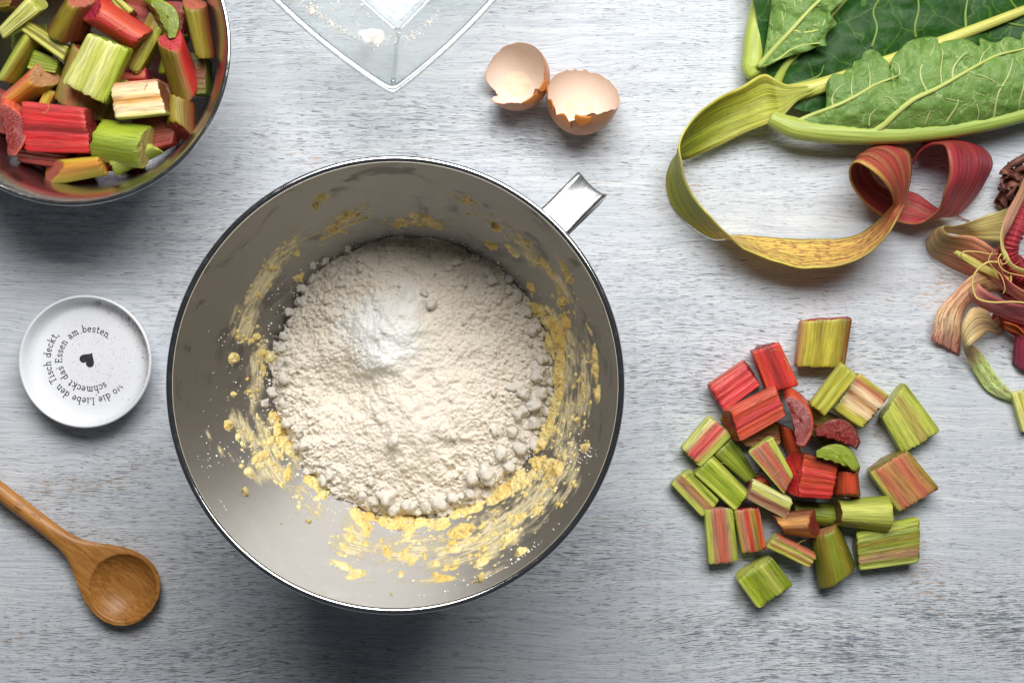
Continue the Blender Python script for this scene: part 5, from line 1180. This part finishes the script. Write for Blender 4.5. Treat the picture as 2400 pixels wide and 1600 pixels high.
for pts, r in (([(885, 690), (960, 655), (1100, 602), (1220, 545), (1320, 485), (1400, 452), (1462, 428)], [.20, .16, .12, .05]), ([(1320, 745), (1380, 705), (1450, 640), (1550, 562), (1680, 500), (1800, 432), (1900, 375), (2000, 322), (2080, 298), (2160, 280), (2300, 240)], [.30, .24, .18, .14, .1, .07]),
               ([(1092, 600), (1085, 560), (1110, 510), (1160, 470)], [.09, .06, .03]), ([(1200, 555), (1195, 490), (1205, 420)], [.08, .05, .02]), ([(1298, 495), (1300, 430), (1285, 350)], [.08, .05, .02]), ([(1470, 428), (1460, 370), (1425, 350)], [.06, .03]), ([(1625, 522), (1590, 450), (1590, 380), (1650, 300), (1668, 240)], [.11, .08, .05, .03]), ([(1705, 478), (1700, 400), (1712, 300), (1700, 270)], [.08, .05, .03]), ([(1765, 450), (1775, 380), (1830, 310), (1900, 268)], [.10, .07, .03]), ([(1915, 365), (1940, 310), (1985, 262)], [.07, .04]), ([(1995, 695), (2010, 600), (2030, 520), (2085, 420), (2110, 330)], [.14, .10, .07, .04]), ([(2130, 650), (2150, 560), (2171, 480), (2180, 380)], [.14, .10, .06]), ([(1700, 735), (1745, 670), (1790, 600), (1800, 560)], [.10, .07, .03]), ([(1900, 705), (1915, 640), (1905, 590)], [.07, .04]), ([(1595, 745), (1620, 680), (1640, 630)], [.07, .04]), ([(1295, 715), (1300, 660), (1330, 620)], [.07, .04]), ([(1480, 620), (1420, 560), (1380, 548)], [.05, .03]), ([(1860, 405), (1960, 440), (2020, 470)], [.06, .03]), ([(1660, 515), (1740, 560), (1830, 580)], [.06, .03]), ([(2010, 590), (1940, 540), (1880, 520)], [.05, .03]), ([(2060, 300), (2040, 250), (2060, 222)], [.05, .03])):
    leaf_tube('side_vein', [(x, y, 0) for x, y in pts], [q * (.62 if r[0] < .15 else .72) for q in r], VP if r[0] < .15 else sr(196, 208, 122), surf=S_fl, lift=0.02, flat=.9, seg=8)
# thick lower rib
leaf_tube('lower_rib', [(735, 665, 1.9), (820, 705, 1.9), (900, 730, 1.9), (1050, 748, 1.9), (1200, 758, 1.95), (1350, 760, 2.0), (1550, 754, 2.0), (1800, 726, 2.0), (2050, 676, 2.0), (2250, 620, 2.0), (2400, 570, 2.0)], [.45, .64, .66, .62, .56, .50, .48, .46], sr(186, 200, 104), flat=1.0, seg=14, col2=sr(150, 178, 84), sub=8)
# upper left: rib and folded flap
leaf_tube('upper_rib', [(655, 430, 1.5), (636, 400, 1.3), (640, 330, 1.1), (655, 200, 1.1), (680, 80, 1.1), (700, -40, 1.1), (715, -150, 1.1)], [.35, .62, .66, .68, .66, .6], sr(178, 196, 84), flat=.9, seg=14, col2=sr(190, 204, 104), sub=8)
fo2, S_f2 = flap('folded_edge', [(680, 385), (700, 320), (715, 240), (728, 140), (740, 20), (752, -120)], [(700, 382), (780, 345), (870, 308), (950, 288), (1010, 262), (1055, 262), (1045, 225), (1065, 180), (1112, 140), (1095, 112), (1075, 80), (1110, 40), (1150, 8), (1180, -40), (1220, -120)], [1.9, 1.9, 1.8, 1.8], [2.1, 2.5, 2.6, 2.6], [.05, .45, .55, .6], 41, 0.25, nu=90, nv=40)
for pts, r in (([(668, 380), (760, 275), (850, 178), (960, 58), (1030, -10), (1120, -110)], [.24, .2, .16, .12]), ([(700, 378), (790, 330), (860, 280), (960, 250), (1050, 246)], [.13, .09, .06]), ([(862, 172), (930, 185), (1000, 172), (1035, 140), (1060, 85)], [.12, .09, .05]), ([(820, 215), (812, 140), (800, 60)], [.06, .03]), ([(905, 118), (880, 50), (870, -20)], [.06, .03]), ([(985, 38), (1060, 20), (1110, -10)], [.06, .03])):
    leaf_tube('side_vein', [(x, y, 0) for x, y in pts], [q * .7 for q in r], VP if r[0] < .1 else sr(192, 208, 120), surf=S_f2, lift=0.02, flat=.9, seg=8)
# joint where the ribs meet the stalk ribbon, and the ribbon itself: one strip traced edge by edge (high edge B, low edge A)
RB = [((1010, 482, 2.1), (1015, 512, 2.1)), ((900, 490, 2.12), (905, 560, 2.12)), ((820, 478, 2.1), (835, 628, 2.05)), ((760, 448, 2.05), (795, 672, 2.0)), ((690, 425, 2.0), (745, 690, 1.9)), ((560, 500, 2.3), (630, 735, 1.6)), ((430, 560, 2.7), (480, 805, 1.2)), ((320, 655, 3.1), (340, 870, .9)), ((250, 750, 3.3), (255, 900, .7)), ((222, 830, 3.4), (195, 890, .5)),
      ((238, 920, 3.4), (158, 980, .4)), ((262, 1020, 3.3), (158, 1080, .3)), ((320, 1130, 3.2), (205, 1185, .2)), ((410, 1235, 3.1), (300, 1275, .2)), ((510, 1330, 3.0), (430, 1345, .2)), ((600, 1408, 2.9), (545, 1335, .2)), ((720, 1465, 2.8), (680, 1340, .2)), ((860, 1500, 2.8), (850, 1352, .2)),
      ((1000, 1516, 2.9), (1000, 1358, .2)), ((1140, 1500, 3.0), (1130, 1352, .3)), ((1280, 1440, 3.2), (1240, 1320, .5)), ((1390, 1330, 3.5), (1340, 1262, 1.0)), ((1455, 1240, 3.4), (1405, 1205, 2.0)), ((1495, 1150, 2.6), (1428, 1140, 3.2)), ((1525, 1040, 2.0), (1408, 1070, 4.2)), ((1537, 940, 1.6), (1352, 1000, 4.9)),
      ((1512, 855, 1.3), (1287, 945, 5.0)), ((1420, 808, 1.1), (1230, 920, 4.8)), ((1300, 835, .9), (1195, 950, 4.2)), ((1290, 950, .5), (1200, 1030, 3.2)), ((1360, 1045, .3), (1250, 1125, 2.2)), ((1440, 1090, .2), (1335, 1200, 1.5)), ((1510, 1085, .2), (1430, 1245, 1.2)), ((1580, 1110, .3), (1520, 1262, 1.4)),
      ((1660, 1172, .5), (1600, 1248, 2.2)), ((1770, 1225, .8), (1690, 1180, 3.2)), ((1880, 1140, .9), (1730, 1080, 4.2)), ((1960, 1010, 1.0), (1752, 960, 4.6)), ((1985, 915, 1.0), (1750, 870, 4.6)), ((1930, 840, .8), (1722, 815, 4.2)), ((1800, 800, .6), (1650, 822, 3.0)), ((1680, 790, .5), (1585, 868, 2.0)), ((1600, 815, .4), (1550, 935, 1.2))]
nst = len(RB); st_ = [(z3(*a_), z3(*b_)) for a_, b_ in RB]
P, fb, tt = ribbon_mesh(st_, cup=[0, 0, -.05, -.2, -.55, -.6, -.55, -.45, -.3] + [.16] * 5 + [.05] * 2 + [-.12] * 6 + [.0] + [.10] * 20, nacross=15, sub=7, ripple=.075, seed=3)
stops = [(0, (186, 196, 96), .15), (.10, (188, 196, 78), .25), (.17, (150, 164, 52), .2), (.24, (158, 166, 66), .1), (.30, (164, 168, 66), .1), (.34, (222, 200, 104), .9), (.42, (232, 204, 108), 1), (.48, (222, 184, 104), .9), (.52, (190, 110, 70), .5), (.57, (182, 84, 70), .3), (.62, (184, 84, 80), .2), (.68, (140, 62, 48), .6), (.76, (180, 84, 80), .6), (.82, (188, 84, 90), .1), (.9, (172, 58, 72), .0), (1, (150, 30, 44), .0)]
sx = [s[0] for s in stops]; lin = np.array([list(sr(*s[1])) + [s[2]] for s in stops])
wv = np.linspace(0, 1, 15); colr = np.stack([np.interp(tt, sx, lin[:, k]) for k in range(4)], 1)[:, None, :] * np.ones((1, 15, 1))
edge_c = np.array(list(sr(206, 200, 96)) + [.1]); ew = (np.abs(2 * wv - 1) ** 8)[None, :, None] * np.interp(tt, [0, .5, .62, .75, 1], [.8, .8, .7, .3, .1])[:, None, None]
colr = colr * (1 - ew) + edge_c * ew
tnk = np.clip(vn(wv[None, :] * 11, tt[:, None] * 5, 3, 19) * 1.6, 0, 1)[..., None] * np.interp(tt, [0, .5, .55, .8, 1], [0, 0, .75, .6, .1])[:, None, None]
colr = colr * (1 - tnk) + np.array(list(sr(186, 146, 96)) + [.3]) * tnk
strk = np.clip(vn(wv[None, :] * 9, tt[:, None] * 6, 0, 17), 0, 1)[..., None] * np.interp(tt, [0, .5, .55, 1], [0, 0, .6, .6])[:, None, None]
colr = colr * (1 - strk) + np.array(list(sr(196, 36, 74)) + [0]) * strk
rbn = obj('stalk_peel', P.reshape(-1, 3), grid_faces(P.shape[0], P.shape[1]), M['peel'], leaf, col=colr.reshape(-1, 4), fib=fb.reshape(-1, 3))
md = rbn.modifiers.new('thick', 'SOLIDIFY'); md.thickness = 0.0011; md.offset = 0

# ------------------------------------------------------------------ heap of rhubarb peels at the right edge
GPe = 'rhubarb peels heaped at the right edge'
def z4(x, y, z): return W(Z4(x, y), z)
def peel(label, st, stops, cup=.1, nac=11, sub=7, ripple=.04, thick=.0004, seed=1):
    P, fb, tt = ribbon_mesh([(z4(*a_), z4(*b_)) for a_, b_ in st], cup, nac, sub, ripple, seed)
    P[..., 2] = np.maximum(P[..., 2], .06)
    sx = [s[0] for s in stops]; lin = np.array([list(np.clip(np.array(sr(*s[1])) * [1.42, 1.85, 2.25] + .015, 0, .9)) + [s[2]] for s in stops])
    c_ = np.stack([np.interp(tt, sx, lin[:, k]) for k in range(4)], 1)[:, None, :] * np.ones((1, nac, 1))
    c0 = P.reshape(-1, 3).mean(0); c0[2] = 0
    o_ = obj('rhubarb_peel', P.reshape(-1, 3), grid_faces(P.shape[0], nac), M['peel'], None, origin=c0, col=c_.reshape(-1, 4), fib=fb.reshape(-1, 3))
    md = o_.modifiers.new('thick', 'SOLIDIFY'); md.thickness = thick; md.offset = 0
    return tag(o_, label, 'peel', GPe)
peel('wide tan peel folded back on itself at the left of the peel heap', [((1130, 370, 1.3), (1060, 610, 1.0)), ((1040, 420, 1.4), (1000, 597, .9)), ((900, 470, 1.7), (890, 583, .8)), ((770, 518, 2.5), (790, 560, .6)), ((705, 512, 3.0), (660, 545, .5)), ((700, 540, 3.0), (612, 590, .5)), ((745, 568, 3.0), (625, 660, .4)), ((860, 572, 2.8), (740, 735, .4)), ((990, 660, 2.4), (960, 830, .5)), ((1060, 720, 2), (1060, 880, .5))],
     [(0, (196, 172, 104), .15), (.35, (188, 156, 96), .1), (.5, (176, 140, 88), .05), (.65, (150, 110, 60), .05), (.8, (190, 120, 86), .1), (1, (206, 124, 104), .1)], cup=-.05, ripple=.07, seed=4)
peel('short mottled pink peel end lying flat at the lower left of the peel heap', [((900, 745, 1.6), (1000, 850, 1.4)), ((830, 785, 1.5), (900, 870, 1.3)), ((735, 880, 1.3), (835, 915, 1.2)), ((665, 960, 1.1), (795, 985, .9)), ((640, 1060, .8), (790, 1090, .6)), ((630, 1105, .5), (780, 1192, .2))],
     [(0, (180, 130, 84), .4), (.4, (204, 150, 108), .7), (.7, (216, 168, 128), .7), (1, (206, 130, 110), .8)], cup=[.1, .1, .28, .3, .2, .05], ripple=.09, seed=5)
peel('looping tan peel ending in a red flecked pale green strip', [((1010, 950, .5), (1040, 1040, .3)), ((960, 1010, 1.5), (985, 1080, .4)), ((930, 960, 2.4), (930, 1075, 1.3)), ((850, 945, 2.6), (885, 1110, 2.2)), ((795, 1030, 2.3), (840, 1140, 2.4)), ((795, 1120, 1.6), (822, 1150, 2.0)), ((812, 1190, .8), (855, 1145, 1.5)), ((850, 1265, .4), (905, 1190, 1.0)), ((900, 1350, .25), (960, 1275, .8)), ((960, 1400, .2), (1015, 1345, .7)), ((1060, 1430, .3), (1075, 1398, .7)), ((1140, 1440, .4), (1150, 1410, .7))],
     [(0, (120, 60, 40), .3), (.25, (190, 150, 100), .1), (.45, (206, 174, 120), .2), (.58, (190, 150, 104), .3), (.66, (186, 186, 110), .9), (.9, (190, 184, 116), .9), (1, (200, 170, 120), .4)], cup=.04, ripple=.05, seed=6)
peel('dusky pink peel arching across the lower peel heap', [((905, 790, 1.6), (985, 865, 1.2)), ((860, 820, 2.2), (905, 835, 1.5)), ((828, 862, 2.4), (880, 815, 2.6)), ((860, 915, 2.2), (915, 845, 3.0)), ((930, 965, 2.0), (985, 890, 3.1)), ((1030, 1005, 1.9), (1070, 925, 3.1)), ((1130, 1035, 1.8), (1140, 935, 3.0)), ((1220, 1050, 1.8), (1220, 940, 3.0))],
     [(0, (170, 120, 70), .1), (.25, (190, 140, 90), .2), (.4, (186, 104, 90), .2), (.7, (178, 84, 84), .2), (1, (170, 70, 76), .2)], cup=.05, ripple=.07, seed=7)
peel('crimson edged peel curving round the upper peel heap', [((1010, 590, 2.0), (1090, 640, 2.2)), ((975, 660, 2.6), (1020, 680, 1.6)), ((972, 730, 2.5), (1010, 700, 3.6)), ((990, 800, 2.2), (1010, 760, 3.9)), ((1040, 870, 2.0), (1050, 815, 4.0)), ((1120, 920, 2.0), (1120, 855, 4.0)), ((1220, 950, 2.0), (1220, 880, 4.0))],
     [(0, (150, 60, 40), .1), (.35, (170, 66, 60), .1), (.6, (180, 76, 80), .1), (.8, (196, 130, 100), .2), (1, (180, 84, 84), .1)], cup=.03, ripple=.07, seed=8)
peel('narrow tan and lime peel strip running down the right edge over the red coil', [((1150, 180, 2.8), (1180, 240, 2.9)), ((1085, 340, 3.4), (1115, 385, 3.5)), ((1030, 440, 3.8), (1060, 500, 3.7)), ((1000, 530, 4.0), (1020, 575, 3.6)), ((995, 600, 4.0), (1018, 620, 3.8)), ((1010, 680, 3.8), (1030, 660, 4.1)), ((1050, 735, 3.6), (1060, 715, 4.0)), ((1120, 765, 3.4), (1130, 745, 3.8)), ((1200, 770, 3.4), (1200, 750, 3.8))],
     [(0, (150, 100, 60), .2), (.3, (190, 130, 100), .3), (.5, (190, 160, 90), .1), (.7, (206, 196, 110), 0), (1, (206, 180, 90), 0)], cup=.06, nac=7, seed=9)
# puckered crimson peel roll
pc = crom([z4(*p) for p in ((1150, 370, 2.2), (1108, 420, 2.6), (1085, 500, 2.9), (1055, 590, 3.0), (1042, 640, 2.8), (1060, 700, 2.4), (1085, 745, 2.0), (1160, 780, 1.8))], 16)
v, f = tube(pc, [.55, .6, .55, .5, .48, .5, .45], 14, .8); n_ = len(pc)
vr = v.reshape(n_, 14, 3); cen_ = vr.mean(1, keepdims=True); puck = 1 + .15 * np.sin(np.arange(n_) * 1.35 + 2.2 * vn(np.arange(n_) * .11, .5, .5, 9))[:, None] * (.6 + .6 * vn(np.arange(14)[None, :] * .7, np.arange(n_)[:, None] * .35, 0, 5)) + .12 * vn(np.arange(14)[None, :] * .9, np.arange(n_)[:, None] * .6, 1, 6)
vr = cen_ + (vr - cen_) * puck[..., None]
c0 = pc.mean(0); c0[2] = 0
fbv = np.stack([np.repeat(np.arange(n_) * .12, 14), np.tile(np.arange(14) * .22, n_), np.zeros(n_ * 14)], 1)
cl = np.tile(np.array(list(sr(180, 56, 70)) + [0]), (n_ * 14, 1))
tag(obj('rhubarb_peel', vr.reshape(-1, 3), [tuple(reversed(q)) for q in f], M['peel'], None, origin=c0, col=cl, fib=fbv), 'puckered crimson peel roll at the right picture edge', 'peel', GPe)
peel('broad dark red peel hanging below the heap at the right picture edge', [((1130, 990, 1.6), (1200, 990, 1.6)), ((1085, 1060, 1.3), (1180, 1060, 1.5)), ((1065, 1150, .8), (1170, 1150, 1.1)), ((1058, 1230, .2), (1160, 1290, .4))], [(0, (150, 20, 34), 0), (.5, (150, 44, 62), .3), (1, (140, 44, 64), .3)], cup=.2, seed=11)
peel('dark red peel strip in the shade under the dusky pink arch', [((960, 965, 1.2), (940, 1010, .5)), ((1010, 975, 1.4), (1000, 1045, .7)), ((1080, 1000, 1.4), (1070, 1090, .7)), ((1160, 1020, 1.4), (1150, 1120, .7))], [(0, (150, 40, 30), 0), (1, (170, 20, 36), 0)], cup=.1, seed=12)
peel('small orange dried peel curl below the dusky pink arch', [((1010, 1020, 1.8), (1015, 1050, 1.4)), ((1045, 1028, 2.1), (1045, 1062, 1.6)), ((1085, 1040, 2.0), (1090, 1080, 1.5)), ((1120, 1075, 1.8), (1110, 1100, 1.4))], [(0, (190, 100, 30), .2), (1, (196, 90, 30), .2)], cup=.2, nac=7, seed=13)
peel('dark red brown peel lying under the folded tan one', [((900, 600, .8), (860, 700, .2)), ((1000, 660, .9), (960, 800, .2)), ((1100, 740, 1.0), (1060, 960, .3)), ((1200, 800, 1.0), (1180, 1000, .3))], [(0, (130, 50, 34), 0), (1, (120, 20, 30), 0)], cup=.1, seed=14)
peel('brown red peel strand filling the middle of the heap at the picture edge', [((1040, 620, 1.6), (1000, 760, 1.0)), ((1090, 660, 1.8), (1060, 830, 1.2)), ((1160, 720, 1.8), (1150, 880, 1.2))], [(0, (140, 60, 40), 0), (1, (150, 30, 40), 0)], cup=.2, seed=15)
peel('pale yellow ribbed peel strip lying on the folded tan one', [((748, 655, 1.7), (768, 640, 1.8)), ((830, 712, 1.8), (850, 680, 1.9)), ((900, 755, 1.9), (920, 720, 2.0)), ((975, 790, 2.0), (985, 755, 2.1)), ((1040, 830, 2.1), (1050, 790, 2.1))], [(0, (206, 190, 96), 0), (1, (196, 160, 80), 0)], cup=.06, nac=7, seed=16)
def strand(label, pts, r, mat='thread'):
    p = crom([z4(*q) for q in pts], 8); v_, f_ = tube(p, r, 6); c0 = p.mean(0); c0[2] = 0
    return tag(obj('peel_fibre', v_, [tuple(reversed(q)) for q in f_], M[mat], None, origin=c0), label, 'peel fibre', 'loose fibres on the peel heap')
strand('thick pale yellow fibre looping over the dusky pink arch', [(985, 705, 3.4), (930, 705, 3.5), (875, 745, 3.4), (850, 800, 3.3), (858, 865, 3.3), (885, 900, 3.4), (960, 915, 3.5), (1060, 912, 3.6), (1140, 920, 3.6), (1220, 935, 3.6)], [.065, .06, .06, .05])
strand('thin fibre arching over the pale yellow strip', [(800, 690, 2.2), (790, 662, 2.4), (815, 648, 2.5), (880, 650, 2.6), (940, 662, 2.7), (985, 660, 2.8)], [.045, .04, .03])
strand('fine curl of fibre beside the narrow tan and lime strip', [(1000, 660, 4.2), (985, 690, 4.2), (1000, 735, 4.2), (1040, 760, 4.2), (1080, 770, 4.1), (1140, 780, 4.0)], [.04, .035, .03])
strand('small looped fibre at the crossing of the strips', [(1010, 690, 4.4), (1030, 670, 4.4), (1035, 700, 4.4), (1005, 715, 4.3), (995, 690, 4.3)], [.03, .03])
strand('short pinkish fibre standing in the gap of the heap', [(1050, 770, 2.0), (1052, 800, 2.6), (1045, 812, 2.8)], [.06, .05])
strand('fine fibre hanging over the crimson edged peel', [(955, 650, 3.0), (935, 690, 3.0), (950, 725, 3.0), (1000, 775, 4.2), (1020, 840, 4.3), (1010, 870, 4.2)], [.03, .025])
strand('thin dark red fibre on the table between the red loops and the tan peel', [(765, 458, .3), (800, 475, .15), (838, 490, .1)], [.04, .03], 'threadr')
# wilted brown leaf base
wl = thing('wilted_leaf_base', 'shrivelled dark brown leaf scrap at the right picture edge above the peels', 'leaf scrap', z4(1060, 310, 0))
rw_ = np.random.default_rng(77)
for k, (x, y, z_, an_, ln_) in enumerate(((1040, 270, 1.2, 1.2, 120), (1020, 340, .9, 1.9, 110), (1050, 390, .6, .4, 110), (1100, 250, 1.3, .2, 130), (1110, 330, 1.3, 1.4, 150), (1070, 310, 1.6, 2.4, 120), (1040, 310, 1.4, .9, 100))):
    st_ = []
    for t_ in np.linspace(-.5, .5, 6):
        cx_, cy_ = x + ln_ * t_ * math.cos(an_) + rw_.normal(0, 6), y + ln_ * t_ * math.sin(an_) + rw_.normal(0, 6); w_ = rw_.uniform(26, 46); r_ = an_ + 1.57 + rw_.normal(0, .5); dz_ = rw_.normal(0, .5)
        st_.append((z4(cx_ - w_ * math.cos(r_), cy_ - w_ * math.sin(r_), max(.1, z_ + dz_)), z4(cx_ + w_ * math.cos(r_), cy_ + w_ * math.sin(r_), max(.1, z_ - dz_))))
    P, fb, tt = ribbon_mesh(st_, rw_.uniform(.2, .5), 13, 8, .22, 50 + k); P[..., 2] = np.maximum(P[..., 2], .05)
    o_ = obj('shrivelled_fold', P.reshape(-1, 3), grid_faces(P.shape[0], 13), M['wilt'], wl); md = o_.modifiers.new('thick', 'SOLIDIFY'); md.thickness = .0006
for pts in ([(1040, 250, 1.0), (1035, 215, 1.3), (1060, 190, 1.5), (1110, 165, 1.6), (1160, 140, 1.6)], [(1075, 260, 1.0), (1085, 220, 1.2), (1120, 200, 1.4)]):
    p = crom([z4(*q) for q in pts], 8); v_, f_ = tube(p, [.22, .18, .24, .3], 8); obj('shrivelled_stem', v_, [tuple(reversed(q)) for q in f_], M['wilt'], wl)
# pale ribbed stalk end at the right edge
piece(Z4, 'pale yellow green ribbed stalk end at the right picture edge below the peels', [(1062, 1402), (1118, 1590), (1200, 1560), (1150, 1380)], .8, .75, 'flat', ['lg', 'pg', 'yg', 'pg', 'tan', 'lg'], ('pg', 'lg'), (.02, .02), 0, GP)
